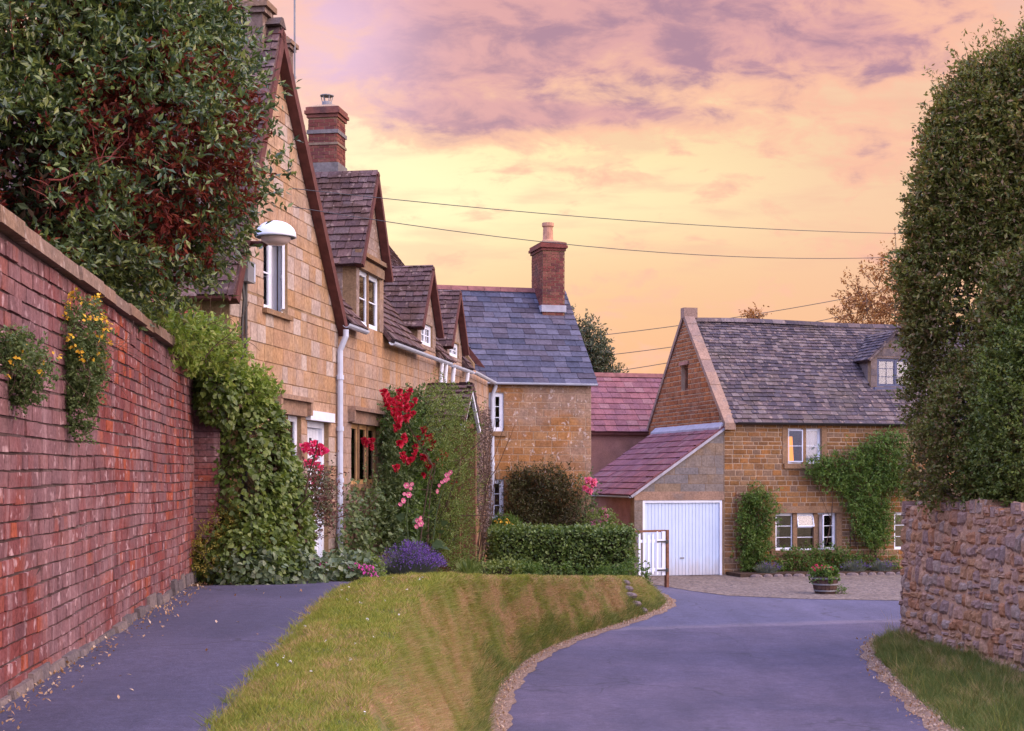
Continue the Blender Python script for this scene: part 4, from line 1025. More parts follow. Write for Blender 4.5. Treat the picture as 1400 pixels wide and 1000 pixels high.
# brick chimney on its ridge
def brick_stack(name, parent, c, fr, w, d_, z0, z1, m2, seed, base_z=None, cap=True):
    rr = np.random.default_rng(seed); mb = MB(); f = lambda a, b, z: c + fr.u * a + fr.n * b + fr.k * z
    mb.fbox(f, -w / 2, w / 2, -d_ / 2, d_ / 2, z0, z1, 0)
    z = z0; r = 0
    while z < z1 - .05:
        for ax in range(4):
            ln = w if ax % 2 == 0 else d_
            s = -.11 * (r % 2)
            while s < ln:
                a, b = max(s, 0) + .004, min(s + .22, ln) - .004
                if b - a > .03:
                    pr = .008 + rr.uniform(-.003, .004)
                    if ax == 0: q = lambda s_, o, z_: f(-w / 2 + s_, d_ / 2 + o, z_)
                    elif ax == 2: q = lambda s_, o, z_: f(w / 2 - s_, -d_ / 2 - o, z_)
                    elif ax == 1: q = lambda s_, o, z_: f(w / 2 + o, d_ / 2 - s_, z_)
                    else: q = lambda s_, o, z_: f(-w / 2 - o, -d_ / 2 + s_, z_)
                    mb.hexa([q(a, -.003, z), q(b, -.003, z), q(b, pr, z), q(a, pr, z), q(a, -.003, z + .066), q(b, -.003, z + .066), q(b, pr, z + .066), q(a, pr, z + .066)], 1)
                s += .23
        z += .076; r += 1
    if cap:
        for i, e in enumerate((.035, .075, .05)):
            mb.fbox(f, -w / 2 - e, w / 2 + e, -d_ / 2 - e, d_ / 2 + e, z1 + .003 + i * .075, z1 + .072 + i * .075, 1)
        mb.hexa([f(a * (w / 2 + .03), b * (d_ / 2 + .03), z1 + .23) for a, b in ((-1, 1), (1, 1), (1, -1), (-1, -1))] + [f(a * w * .28, b * d_ * .28, z1 + .31) for a, b in ((-1, 1), (1, 1), (1, -1), (-1, -1))], 0)
    return mb.build(name, [M['mortar'], m2], parent), f
cc = FR(Sy(31.2) - .2, -RUN, 0) * np.array([1, 1, 0]); 
cc = at(447, 300, 31.3) * np.array([1, 1, 0])
ch, f = brick_stack('chimney', rr1, cc, FR, .62, .62, 6.4, 8.86, M['brick_chim'], 51)
mb = MB(); mb.fbox(f, -.35, .35, -.35, .35, 6.5, 7.9); mb.fbox(f, -.345, .345, -.345, .345, 8.52, 8.60); mb.fbox(f, -.34, .34, -.34, .34, 8.28, 8.33); mb.build('stack_base', M['stone_grey'], rr1)
mb = MB(); cz = cc + FR.k * 9.15
mb.lathe(cz, [(.11, -.02), (.11, .10), (.09, .12), (.09, .02)], 12)
for i in range(6): a = i * math.pi / 3; mb.tube([cz + np.array([.09 * math.cos(a), .09 * math.sin(a), .08]), cz + np.array([.13 * math.cos(a), .13 * math.sin(a), .25])], .009, 4)
mb.lathe(cz, [(0, .27), (.15, .255), (.15, .24), (0, .245)], 12); mb.build('chimney_cowl', M['grey_box'], rr1)
# slim stone stack and aerial pole just behind the gable
cs_ = at(386, 60, 28.5) * np.array([1, 1, 0])
mb = MB(); stack(mb, cs_, .30, .34, 5.6, 9.55, FR); mb.build('stone_stack', M['coping'], rr1)
mb = MB(); p_ = cs_ + FR.n * .25 + FR.u * .0; mb.tube([p_ + FR.k * 8.2, p_ + FR.k * 11.6], .02, 6); mb.fbox(lambda a, b, z: p_ + FR.u * a + FR.n * b + FR.k * z, -.04, .04, -.25, .02, 9.0, 9.05); mb.build('aerial_pole', M['grey_box'], rr1)
# porch
pc = Sy(28.6)
mb = MB(); rr = np.random.default_rng(61); hw, zp, ze = .78, 3.05, 2.35
for sg in (1, -1):
    wd = hw + .1; h_ = (zp - ze) * wd / hw; sl = math.hypot(wd, h_)
    tile_roof(mb, FR(pc - sg * wd, .92, zp - h_), -FR.n, unit(FR.u * sg * wd + FR.k * h_), .90, sl, rr, (.15, .13), (.16, .3), th=.055, jit=.03)
po = mb.build('porch_roof', M['tile_row'], rc)
mb = MB(); rake_board(mb, FR, pc, zp - .02, pc + hw + .12, zp - .02 - (zp - ze) * (hw + .12) / hw, .84, .90, .13); rake_board(mb, FR, pc - hw - .12, zp - .02 - (zp - ze) * (hw + .12) / hw, pc - .002, zp - .02, .84, .90, .13); mb.build('bargeboard', M['white'], po)
mb = MB()
for sg in (-1, 1): mb.fbox(FR, pc + sg * hw - .06, pc + sg * hw + .06, .70, .82, -1.0, 2.33)
mb.fbox(FR, pc - hw + .06, pc + hw - .06, .72, .80, 2.2, 2.32)
for sg in (-1, 1): mb.fbox(FR, pc + sg * hw - .04, pc + sg * hw + .04, .012, .70, -1.0, 2.3)
mb.build('porch_frame', M['brown_wood'], rc)

# end cottage: straight piece and a bent piece
SB = FR.len
ec = thing('end_cottage', 'creeper covered end cottage with one small dormer beside the slate roof', 'house', FR(15, -2, -.5))
B0 = FR(SB, 0, 0)[:2]; FB = Frame(B0, (B0[0] + .109 * 4.0, B0[1] + 4.0))
mb = MB()
block_wall(mb, FR, [(S1 + .003, -1.4), (SB, -1.4), (SB, ZE), (S1 + .003, ZE)], [], rh, (.18, .28), (.3, .6), .008, .007, .003)
block_wall(mb, FB, [(.0, -1.6), (FB.len, -1.6), (FB.len, ZE), (.0, ZE)], [], rh, (.16, .26), (.25, .55), .008, .008, .003)
FE = Frame(FB(FB.len, -.352, 0)[:2], FB(FB.len, -5.3, 0)[:2])
block_wall(mb, FE, [(0, -1.6), (FE.len, -1.6), (FE.len, ZE), (2.45, ZRG - .1), (0, ZE + .35)], [], rh, (.2, .3), (.3, .7), .01, .01, .004, .3)
mb.build('wall', [M['mortar'], M['stone_row']], ec)
main_roof(ec, FR, S1 + .003, SB + .06, [D3], 32, M['tile_row'])
main_roof(ec, FB, -.02, FB.len + .12, [], 33, M['tile_row'])
mb = MB(); rake_board(mb, Frame(FB(FB.len + .13, 0, 0)[:2], FB(FB.len + .13, -1, 0)[:2]), -.2, ZE - .14, RUN, ZRG + .06, -.03, .04, .12); mb.build('verge', M['dark_wood'], ec)
dw3 = (12.85, 13.85, 3.79, 4.10)
o3, ff3 = dormer(ec, FR, D3, dw3, 43); window(o3, ff3, *dw3, 2, 2, 2, -.04, fw=.05)
mb = MB(); gutter(mb, FR, S1 + .05, SB - .25, .17, ZE - .16); gutter(mb, FB, .02, FB.len + .1, .17, ZE - .13); mb.build('gutter', M['gutter'], ec)
mb = MB(); pipe(mb, FR, S1 + .28, .14, 3.5, 2.0, .045, gutz=ZE - .16, gutd=.16, collars=1); mb.build('downpipe', M['white'], ec)
mb = MB(); pipe(mb, FR, S1 + 1.75, .14, 3.5, 2.0, .045, gutz=ZE - .16, gutd=.16, collars=1); mb.build('downpipe', M['white'], ec)
mb = MB(); pipe(mb, FB, FB.len - .07, .10, 3.5, -1.3, .05, gutz=ZE - .14, gutd=.18, collars=4); mb.build('downpipe', M['gutter'], ec)

# ---------------------------------------------------------------- house with the blue slate roof
SC = np.array([2.0, 37.0]); SLN = 4.3
FS = Frame(SC - hu * SLN, SC)
sh = thing('slate_roofed_house', 'stone house with a blue slate roof and tall brick chimney', 'house', FS(2, -2, -1.4))
mb = MB(); w1, w2 = (1.26, 2.02, 2.38, 3.34), (1.26, 2.02, .18, 1.18)
SE, SR, SD = 3.66, 6.22, 2.65
block_wall(mb, FS, [(0, -1.7), (SLN, -1.7), (SLN, SE), (0, SE)], [w1, w2], rh, (.14, .22), (.24, .5), .014, .007, .003)
F2 = Frame(FS(SLN, -.352, 0)[:2], FS(SLN, -2 * SD, 0)[:2]); block_wall(mb, F2, [(0, -1.7), (F2.len, -1.7), (F2.len, SE), (SD - .35, SR - .05), (0, SE + .3)], [], rh, (.2, .3), (.3, .65), .008, .008, .003, .3)
F3 = Frame(FS(0, -2 * SD, 0)[:2], FS(0, -.352, 0)[:2]); block_wall(mb, F3, [(0, -1.7), (F3.len, -1.7), (F3.len, SE + .3), (SD, SR - .05), (0, SE)], [], rh, (.2, .3), (.4, .8), .008, .008, .003, .3)
mb.fbox(FS, 0, SLN, -2 * SD - .3, -2 * SD, -1.7, SE)
mb.build('wall', [M['mortar_pale'], M['stone_slate']], sh)
mb = MB(); rr = np.random.default_rng(71); h_ = SR - SE + .12; dp = SD + .14; sl = math.hypot(h_, dp)
tile_roof(mb, FS(-.1, .14, SE - .08), FS.u, unit(-FS.n * dp + FS.k * h_), SLN + .24, sl, rr, (.225, .215), (.26, .46), th=.012, jit=.006)
tile_roof(mb, FS(SLN + .14, -2 * SD - .14, SE - .08), -FS.u, unit(FS.n * dp + FS.k * h_), SLN + .24, sl, rr, (.4, .4), (.4, .8), th=.012)
so_ = mb.build('roof', M['slate'], sh)
mb = MB(); s = -.1
while s < SLN + .1:
    e = min(s + .45, SLN + .14); mb.hexa([FS(q, -SD + b * dd, z) for z, dd in ((SR - .03, .14), (SR + .10, .05)) for q, b in ((s, 1), (e - .008, 1), (e - .008, -1), (s, -1))]); s = e
mb.build('ridge_tiles', M['ridge'], so_)
c2 = FS(SLN - .44, -SD + .28, 0)
ch2, f2 = brick_stack('chimney', so_, c2, FS, .60, 1.05, 5.0, 7.22, M['brick_chim'], 73)
mb = MB(); mb.lathe(c2 + FS.k * 7.42, [(.15, -.05), (.15, .10), (.165, .12), (.165, .15), (.14, .17), (.13, .50), (.16, .53), (.16, .62), (.12, .62), (.11, .1)], 14); mb.build('chimney_pot', M['clay'], so_)
mb = MB(); mb.fbox(f2, -.34, .34, -.57, .57, 5.60, 5.78); mb.build('flashing', M['lead'], so_)
mb = MB(); gutter(mb, FS, 0, SLN + .12, .15, SE - .07, .055); mb.build('gutter', M['gutter'], sh)
window(sh, FS, *w1, 2, 2, 3, -.05, fw=.07, curtain=[(1.2, 1.5, M['curtain'])], sill=.12)
window(sh, FS, *w2, 2, 1, 3, -.05, fw=.07, curtain=[(1.2, 1.5, M['curtain'])], sill=.12)

# ---------------------------------------------------------------- far house with orange stone gable
FH = Frame(HA, HA + hu * 13)
WD = 6.0; HE, HR = 2.84, 5.93
fh = thing('stone_farmhouse', 'wide orange stone house with mossy stone roof beyond the bend', 'house', FH(5, -2, -1.5))
mb = MB()
uw, lw_, rw_, = (1.93, 2.97, 1.62, 2.62), (1.55, 3.43, -.83, .22), (5.28, 6.3, -.85, .22)
block_wall(mb, FH, [(.0, -1.8), (13, -1.8), (13, HE), (.0, HE)], [uw, lw_, rw_], rh, (.10, .17), (.15, .42), .022, .012, .005)
FG = Frame(FH(0, -WD, 0)[:2], FH(0, -.352, 0)[:2]); gw = (2.78, 3.30, 3.82, 4.58)
FG2 = Frame(FH(0, -WD, 0)[:2], FH(0, 0, 0)[:2])
block_wall(mb, FG, [(0, -1.8), (FG.len, -1.8), (FG.len, HE + .36), (3, HR - .02), (0, HE)], [gw], rh, (.10, .17), (.14, .34), .024, .014, .005, .3, core_mi=2, blk_mi=3)
mb.fbox(FH, 0, 13, -WD - .3, -WD, -1.8, HE)
mb.build('wall', [M['mortar_pale'], M['stone_house'], M['mortar_pale'], M['stone_orange']], fh)
mb = MB(); rr = np.random.default_rng(81); h_ = HR - HE + .1; dp = WD / 2 + .15; sl = math.hypot(h_, dp)
DH = (5.05, 6.62, 5.52, 4.80)   # dormer on this roof
zt_ = lambda t: HE - .10 + t / sl * (h_ + .0)
def keepH(s, t):
    S_ = s + .24; zz_ = zt_(t); a, b, ap, ev = DH
    if a < S_ < b and 3.80 < zz_: return zz_ > ap - abs(S_ - (a + b) / 2) / ((b - a) / 2) * (ap - ev) - .05
    return True
tile_roof(mb, FH(.24, .15, HE - .10), FH.u, unit(-FH.n * dp + FH.k * h_), 12.7, sl, rr, (.19, .115), (.13, .27), keep=keepH, th=.022, jit=.014, wav=.03)
tile_roof(mb, FH(13, -WD - .15, HE - .1), -FH.u, unit(FH.n * dp + FH.k * h_), 12.7, sl, rr, (.4, .3), (.4, .8))
ro = mb.build('roof', M['tile_stone'], fh)
mb = MB(); s = .3
while s < 12.9:
    e = s + .42; mb.hexa([FH(q, -WD / 2 + b * dd, z + .03 * math.sin(q * .8)) for z, dd in ((HR - .06, .17), (HR + .07, .06)) for q, b in ((s, 1), (e - .01, 1), (e - .01, -1), (s, -1))]); s = e
mb.build('ridge_tiles', M['tile_stone'], ro)
mb = MB()   # gable coping
k = (HR - HE) / (WD / 2); rr = np.random.default_rng(82)
for sg in (1, -1):
    n = 9
    for i in range(n):
        a, b = i / n, (i + 1) / n - .004
        p = lambda f_, dz_, s_: FH(s_, -WD / 2 + sg * (WD / 2 + .17) * (1 - f_), HE - .16 + (HR - HE + .34) * f_ + dz_)
        t = .06 + rr.uniform(-.01, .01)
        mb.hexa([p(a, -.12, -.05), p(b, -.12, -.05), p(b, -.12, .27), p(a, -.12, .27), p(a, t, -.05), p(b, t, -.05), p(b, t, .27), p(a, t, .27)])
mb.fbox(FH, -.06, .37, -WD / 2 - .14, -WD / 2 + .14, HR + .05, HR + .36)
mb.build('gable_coping', M['dress_dark'], fh)
window(fh, FH, *uw, 2, 1, 2, -.08, mull=.12, curtain=[(2.52, 2.93, M['net'])], ajar={0: ('l', R(25))}, sill=.0)
window(fh, FH, *lw_, 3, 1, 3, -.08, mull=.13, curtain=[(1.6, 1.75, M['curtain']), (2.98, 3.15, M['curtain'])], ajar={1: ('top', R(15)), 2: ('r', R(30))})
window(fh, FH, *rw_, 2, 1, 3, -.08, mull=.12)
mb = MB(); mb.fbox(FH, 1.35, 3.62, -.01, .06, .225, .42); mb.build('lintel', M['dress'], fh)
for a_ in ((1.40, 3.58, -.97, -.835), (1.8, 3.1, 1.48, 1.615)): mb = MB(); mb.fbox(FH, a_[0], a_[1], -.1, .07, a_[2], a_[3]); mb.build('sill', M['dress'], fh)
for a, w__, z0_, z1_ in ((1.37, .175, -.83, .223), (3.437, .175, -.83, .223), (1.76, .165, 1.62, 2.66), (2.977, .165, 1.62, 2.66)): mb = MB(); mb.fbox(FH, a, a + w__, -.01, .024, z0_, z1_); mb.build('window_jamb', M['dress'], fh)
w = window(fh, FG2, gw[0], gw[1], gw[2], gw[3], 1, 1, 2, -.12, M['brown_wood'])
mb = MB(); mb.fbox(FG2, gw[0] - .1, gw[1] + .1, -.01, .05, gw[3] + .003, gw[3] + .10); mb.build('lintel', M['render_pink'], fh)
# dormer on the far roof
a, b, ap, ev = DH; mid = (a + b) / 2; fd = -.95; dz0 = 3.80
FD = Frame(FH(0, fd, 0)[:2], FH(1, fd, 0)[:2]); dwn = (a + .20, b - .12, 3.90, 4.74)
mb = MB(); block_wall(mb, FD, [(a, dz0), (b, dz0), (b, ev), (mid, ap - .04), (a, ev)], [dwn], np.random.default_rng(83), (.2, .3), (.3, .6), .006, .006, .003, .18)
bk = lambda z: -(z - HE) * (WD / 2) / (HR - HE)
mb.hexa([FD(q, dd, z) for q in (a, a + .12) for dd, z in ((-.18, dz0 - .02), (-.18, ev), (bk(ev) - fd - .05, ev), (-.20, dz0 - .02))], 1)
mb.hexa([FD(q, dd, z) for q in (b - .12, b) for dd, z in ((-.18, dz0 - .02), (-.18, ev), (bk(ev) - fd - .05, ev), (-.20, dz0 - .02))], 1)
do = mb.build('dormer', [M['mortar'], M['foot_stone']], fh)
mb = MB(); rr = np.random.default_rng(84); zr = ap + .04; k = (zr - ev) / (mid - a)
for sg, se in ((1, a - .12), (-1, b + .12)):
    wdt = mid - a + .12; hh = k * wdt; ze_ = zr - hh; s_l = math.hypot(wdt, hh)
    tile_roof(mb, FD(se, .12, ze_), -FH.n, unit(FH.u * sg * wdt + FH.k * hh), 2.5, s_l, rr, (.16, .12), (.14, .26), Rf=lambda t: .12 + (fd - bk(ze_ + t / s_l * hh)) + .12, th=.02)
mb.build('dormer_roof', M['tile_stone'], do)
window(do, FD, *dwn, 2, 2, 3, -.03, M['blue_frame'], fw=.06)
mb = MB(); mb.fbox(FD, dwn[0] - .12, dwn[1] + .1, -.05, .10, 3.80, 3.88); mb.build('sill', M['blue_frame'], do)
mb = MB(); gutter(mb, FH, .3, 13, .2, HE - .07, .05); mb.build('gutter', M['black_iron'], fh)
# lit lamp inside the upper window
sl_ = thing('standard_lamp', 'glowing orange lamp inside the open upper casement window', 'lamp', FH(2.28, -.7, 1.0))
mb = MB(); p_ = FH(2.28, -.7, 0); mb.lathe(p_ + FH.k * 1.9, [(.16, -.2), (.12, .5)], 16); mm, t = mat('lit_shade'); finish(t, (.8, .4, .1), .8, emit=(1, .30, .02), estr=2.4); mb.build('lamp_shade', mm, sl_)
mb = MB(); mb.tube([p_ + FH.k * .2, p_ + FH.k * 2.0], .015, 6); mb.lathe(p_ + FH.k * .2, [(0, 0), (.14, 0), (.14, .02), (.02, .04)], 12); mb.build('stem', M['brown_wood'], sl_)

# garage under the lean-to roof
FGa = Frame(HA - hu * 2.66, HA - hu * .014)
ga = thing('garage', 'lean-to garage with wide white boarded door and pink tiled roof', 'garage', FGa(1.3, -2, -1.5))
GW = FGa.len; zl, zr = .80, 2.62
mb = MB(); gd = (.25, 2.60, -1.52, .60)
block_wall(mb, FGa, [(0, -1.8), (GW, -1.8), (GW, zr), (0, zl)], [gd], rh, (.22, .34), (.35, .75), .006, .006, .003, .3)
FGl = Frame(FGa(0, -5.4, 0)[:2], FGa(0, -.302, 0)[:2])
mb.fbox(FGl, 0, FGl.len, -.25, 0, -1.8, zl - .02, 2)
mb.fbox(FGa, .0, GW, -5.7, -5.402, -1.8, zl, 2)
mb.build('wall', [M['mortar'], M['stone_grey'], M['render_pink']], ga)
mb = MB(); rr = np.random.default_rng(91); wdt = GW + .12; hh = (zr - zl) * wdt / GW; s_l = math.hypot(wdt, hh)
tile_roof(mb, FGa(-.12, .06, zl + .03 - (zr - zl) * .12 / GW), -FGa.n, unit(FGa.u * wdt + FGa.k * hh), 5.5, s_l, rr, (.30, .30), (.33, .34), th=.02, jit=.003)
gr_ = mb.build('roof', M['tile_red'], ga)
mb = MB(); rake_board(mb, FGa, -.12, zl + .01 - (zr - zl) * .12 / GW, GW, zr + .01, .012, .07, .07); mb.build('verge', M['lead'], ga)
mb = MB(); gutter(mb, FGl, 0, FGl.len + .35, .13, zl - .08, .05); mb.build('gutter', M['gutter'], ga)
mb = MB(); FL_ = FH; mb.hexa([FGa(GW - .16, .05, zr - .05), FGa(GW + .0, .05, zr + .08), FGa(GW + .0, -5.4, zr + .08), FGa(GW - .16, -5.4, zr - .05)] + [FGa(GW - .16, .05, zr + .01), FGa(GW + .0, .05, zr + .16), FGa(GW + .0, -5.4, zr + .16), FGa(GW - .16, -5.4, zr + .01)]); mb.build('flashing', M['lead'], gr_)
mb = MB(); a, b, z0, z1 = gd; n = 22; wd = (b - a - .14) / n
mb.fbox(FGa, a + .07, b - .07, -.13, -.07, z0 + .04, z1 - .07)
for i in range(n): mb.fbox(FGa, a + .07 + i * wd + .006, a + .07 + (i + 1) * wd - .006, -.08, -.055, z0 + .04, z1 - .072)
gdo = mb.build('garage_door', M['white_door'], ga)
mb = MB(); m_ = (a + b) / 2; mb.fbox(FGa, m_ - .06, m_ + .06, -.054, -.035, -1.02, -.985); mb.build('handle', M['grey_box'], gdo)
mb = MB(); mb.fbox(FGa, a, a + .07, -.15, -.01, z0, z1); mb.fbox(FGa, b - .07, b, -.15, -.01, z0, z1); mb.fbox(FGa, a + .07, b - .07, -.15, -.01, z1 - .07, z1); mb.build('door_frame', M['white'], ga)
mb = MB(); mb.fbox(FGa, .0, GW, -.01, .016, z1 + .003, z1 + .24); mb.build('lintel', M['dress_dark'], ga)

# low building with the pink tiled roof behind the garage
FO = Frame((.43, 45.7), (6.2, 47.25))
ob = thing('outbuilding', 'pink rendered outbuilding with red tile roof behind the garage', 'building', FO(3, -1.5, -1.5))
mb = MB(); OE, OR, OD = 2.78, 4.62, 2.2
mb.fbox(FO, 0, FO.len, -.3, 0, -1.8, OE); mb.fbox(FO, 0, FO.len, -2 * OD, -2 * OD + .3, -1.8, OE)
for s in (0, FO.len - .3): mb.poly_prism([FO(s + .001, 0, OE), FO(s + .001, -2 * OD, OE), FO(s + .001, -OD, OR - .05)], FO.u * .298); mb.fbox(FO, s, s + .3, -2 * OD + .3, -.3, -1.8, OE)
mb.build('wall', M['render_pink'], ob)
mb = MB(); rr = np.random.default_rng(92); hh = OR - OE + .1; dp = OD + .12; s_l = math.hypot(hh, dp)
tile_roof(mb, FO(0, .12, OE - .1), FO.u, unit(-FO.n * dp + FO.k * hh), FO.len, s_l, rr, (.30, .30), (.33, .34), th=.02, jit=.003, Lf=lambda t: .3 + t * .95)
tile_roof(mb, FO(FO.len, -2 * OD - .12, OE - .1), -FO.u, unit(FO.n * dp + FO.k * hh), FO.len - 1, s_l, rr, (.4, .4), (.4, .8), th=.02)
mb.build('roof', M['tile_red'], ob)
mb = MB(); mb.hexa([FO(q, -OD + b * dd, z) for z, dd in ((OR - .05, .15), (OR + .09, .06)) for q, b in ((2.9, 1), (FO.len, 1), (FO.len, -1), (2.9, -1))]); mb.build('ridge_tiles', M['ridge'], ob)
mb = MB(); mb.fbox(FO, 0, FO.len, .02, .12, OE - .2, OE - .08); mb.build('fascia', M['dark_wood'], ob)
# ---------------------------------------------------------------- plants
def onwall(fr, px, py, dd=0.):
    q = (px - 700) / FPX; b = fr.A + fr.n * dd
    Y = (b @ fr.n) / (q * fr.n[0] + fr.n[1]); P = np.array([q * Y, Y, 0.]); return float((P - fr.A) @ fr.u), EYE + (652 - py) / FPX * Y
def outline(fr, pts, dd=0.): return [onwall(fr, a, b, dd) for a, b in pts]
rp = np.random.default_rng(17)
def bloom_mesh(name, mat_, r, kind='rose'):
    mb = MB(); rr = np.random.default_rng(hash_(name))
    if kind == 'rose':
        for i in range(26):
            dv = unit(rr.normal(0, 1, 3) + np.array([0, 0, .3])); add_leaves(mb, [dv * r * .35], dv, np.array([r * .95]), rr, 1.05, .5, .1, 0, 0, True)
    elif kind == 'disc':   # open saucer flower facing +Y-ish local z
        for i in range(6):
            a = i * math.pi / 3; dv = np.array([math.cos(a), math.sin(a), .35]); sd = np.array([-math.sin(a), math.cos(a), 0])
            mb.add([dv * r * .1, dv * r * .6 + sd * r * .5, dv * r, dv * r * .98 + sd * r * .1, dv * r * .6 - sd * r * .5], [(0, 1, 2), (0, 2, 4)], 0)
        mb.lathe((0, 0, r * .06), [(0, 0), (r * .28, .10 * r), (r * .12, r * .4), (0, r * .42)], 6, 1)
    else:
        for i in range(14):
            dv = unit(rr.normal(0, 1, 3)); add_leaves(mb, [dv * r * .5], dv, np.array([r * .9]), rr, .8, .6, .1)
    o = mb.build(name, mat_); return o
def hash_(s): return sum(ord(c) * (i + 3) for i, c in enumerate(s))
def place_blooms(proto, parent, pts, faces, rr, smin=.75, smax=1.25, used=[]):
    org = ORG[parent.name]
    for i, p in enumerate(pts):
        if proto.name in used: o = proto.copy(); COL.objects.link(o)
        else: o = proto; used.append(proto.name)
        o.parent = parent; o.location = np.array(p) - org
        f = Vector(np.array(faces[i] if np.ndim(faces) > 1 else faces, float) + rr.normal(0, .35, 3)); q = f.to_track_quat('Z', 'Y')
        e = q.to_euler(); o.rotation_euler = e; s = rr.uniform(smin, smax); o.scale = (s, s, s)
        ORG[o.name] = np.array(p)

# -- big evergreen over the brick wall
tr = thing('evergreen_tree', 'big dark glossy evergreen leaning over the brick wall with inner twigs coloured sunset red', 'tree', (-5.4, 13.4, .9))
ells = [((-4.75, 13.3, 5.3), (1.75, 1.9, 2.2)), ((-3.60, 13.3, 4.2), (1.30, 1.35, 1.30)), ((-6.0, 12.3, 4.6), (2.0, 2.0, 2.3)), ((-4.15, 13.6, 6.4), (1.45, 1.4, 1.3)), ((-3.75, 13.6, 5.3), (1.12, 1.1, 1.0)),
        ((-4.35, 12.2, 3.6), (1.0, 1.1, .95)), ((-5.2, 10.9, 3.6), (1.1, 1.2, 1.2)), ((-3.7, 14.1, 3.75), (.85, .9, .70))]
mb = MB(); rr = np.random.default_rng(101)
P, O = sample_ells(ells, 20000, rr, (.74, 1.04))
kk = ~((P[:, 2] < 2.78) & (P[:, 0] > wallX(P[:, 1]) - .3)) & (P[:, 1] < 14.9) & ((P[:, 2] < 7.8))
# leave gaps so the dark inside shows
gap = np.sin(P[:, 0] * 2.9 + .4) * np.sin(P[:, 1] * 2.3) * np.sin(P[:, 2] * 2.7 + 1.1)
kk &= ((gap > -.20) | (rr.uniform(0, 1, len(P)) < .18)) & ((O[:, 1] < .35) | (rr.uniform(0, 1, len(P)) < .3))
tw = MB()
red = (np.sin(P[:, 0] * 3.1 + P[:, 2] * 1.2) * np.sin(P[:, 2] * 2.2 + P[:, 1] * 1.5) + rr.normal(0, .35, len(P)) > .15) & (P[:, 0] > -4.3) & (P[:, 2] < 5.6)
red &= rr.uniform(0, 1, len(P)) < .72
sprigs(mb, P[kk & ~red], O[kk & ~red], rr, .27, 14, .072, .42, .25, .45, (45, tw, .005, 0))
rm = MB(); sprigs(rm, P[kk & red] - O[kk & red] * .22, O[kk & red], rr, .24, 11, .07, .38, .15, .5, (40, tw, .005, 0)); rm.build('glow_red_leaves', L['dead_glow'], tr)
mb.build('crown', L['holly'], tr)
mb = MB(); P, O = sample_ells([((-4.6, 13.3, 5.0), (1.5, 1.6, 1.9)), ((-3.5, 13.3, 4.2), (1.12, 1.15, 1.12)), ((-3.6, 13.7, 6.2), (1.15, 1.1, 1.0))], 3200, rr, (.45, .86))
kk = (P[:, 0] > -4.3 - .2 * rr.normal(0, 1, len(P))) & (P[:, 2] < 6.2) & ~((P[:, 2] < 2.85) & (P[:, 0] > wallX(P[:, 1]) - .3)) & (P[:, 1] < 15)
sprigs(mb, P[kk], O[kk], rr, .28, 9, .075, .38, .1, .6, (10, tw, .007, 0), droop=.3)
mb.build('inner_leaves', L['dead_glow'], tr)
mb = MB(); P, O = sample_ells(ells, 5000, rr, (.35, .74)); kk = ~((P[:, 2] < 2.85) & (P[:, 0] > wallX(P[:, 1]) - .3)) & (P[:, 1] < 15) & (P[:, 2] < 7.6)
P, O = np.repeat(P[kk], 3, 0), np.repeat(O[kk], 3, 0); add_leaves(mb, P + rr.normal(0, .08, P.shape), O, .095, rr, .5, .8); mb.build('core_leaves', leafmat('shade_dark_leaf', [(.030, .045, .022), (.04, .055, .025), (.05, .032, .02)], .15, .7, .1), tr)  # inner leaves coloured dark: the crown's inner shade is in the colour
for (a, b) in (((-4.9, 12.6, 3.0), (.8, -.4, .4)), ((-4.4, 12.5, 3.2), (.6, -.5, .5)), ((-4.1, 12.4, 3.4), (.5, -.5, .1)), ((-5.2, 12.2, 3.6), (.4, -.6, .6)), ((-3.9, 12.6, 3.7), (.3, -.6, -.2)), ((-4.2, 12.4, 4.2), (.8, -.5, .2))):
    branches(tw, np.array(a) + rr.normal(0, .1, 3), b, .75, .016, 2, rr, 2, .5)
tw.build('twigs', M['glowtwig'], tr)['kind'] = 'stuff'
rt = np.random.default_rng(5); mb = MB(); branches(mb, (-5.4, 13.4, .8), (.02, .1, 1), 2.6, .19, 1, rt, 3, .12, up=.6); branches(mb, (-5.3, 13.4, 1.0), (.25, .1, 1.4), 2.2, .11, 0, rt, 3, .12, up=.6); mb.build('trunk', M['bark'], tr)

# -- tall hedge trees behind the rubble wall
hd = thing('tall_hedge', 'towering unclipped holly hedge behind the rubble wall', 'hedge', (7.5, 22, .35))
hells = [((7.62, 22.9, 2.2), (1.42, 1.0, 2.9)), ((7.60, 22.8, 4.2), (1.36, 1.0, 2.6)), ((7.62, 22.7, 5.7), (1.18, .95, 1.75)), ((8.3, 22.5, 6.2), (1.1, .9, 1.55)), ((8.7, 22.3, 4.0), (1.6, 1.2, 3.9)), ((9.6, 22.0, 4.4), (1.5, 1.3, 3.4)), ((7.35, 21.6, 1.6), (1.2, 1.1, 1.9)), ((7.75, 20.9, 2.2), (1.05, .9, 2.4)), ((8.2, 20.3, 2.9), (1.0, .9, 2.6)), ((10.8, 22.5, 4.0), (1.5, 1.4, 3.6)), ((9.2, 22.3, 6.3), (1.0, .9, 1.4)), ((7.80, 22.6, 6.45), (1.05, .85, 1.05)), ((8.6, 22.4, 6.9), (1.1, .9, 1.05))]
mb = MB(); rr = np.random.default_rng(111); tw = MB()
P, O = sample_ells(hells, 60000, rr, (.80, 1.03)); kk = (P[:, 2] > .80) & (P[:, 1] < 23.6)
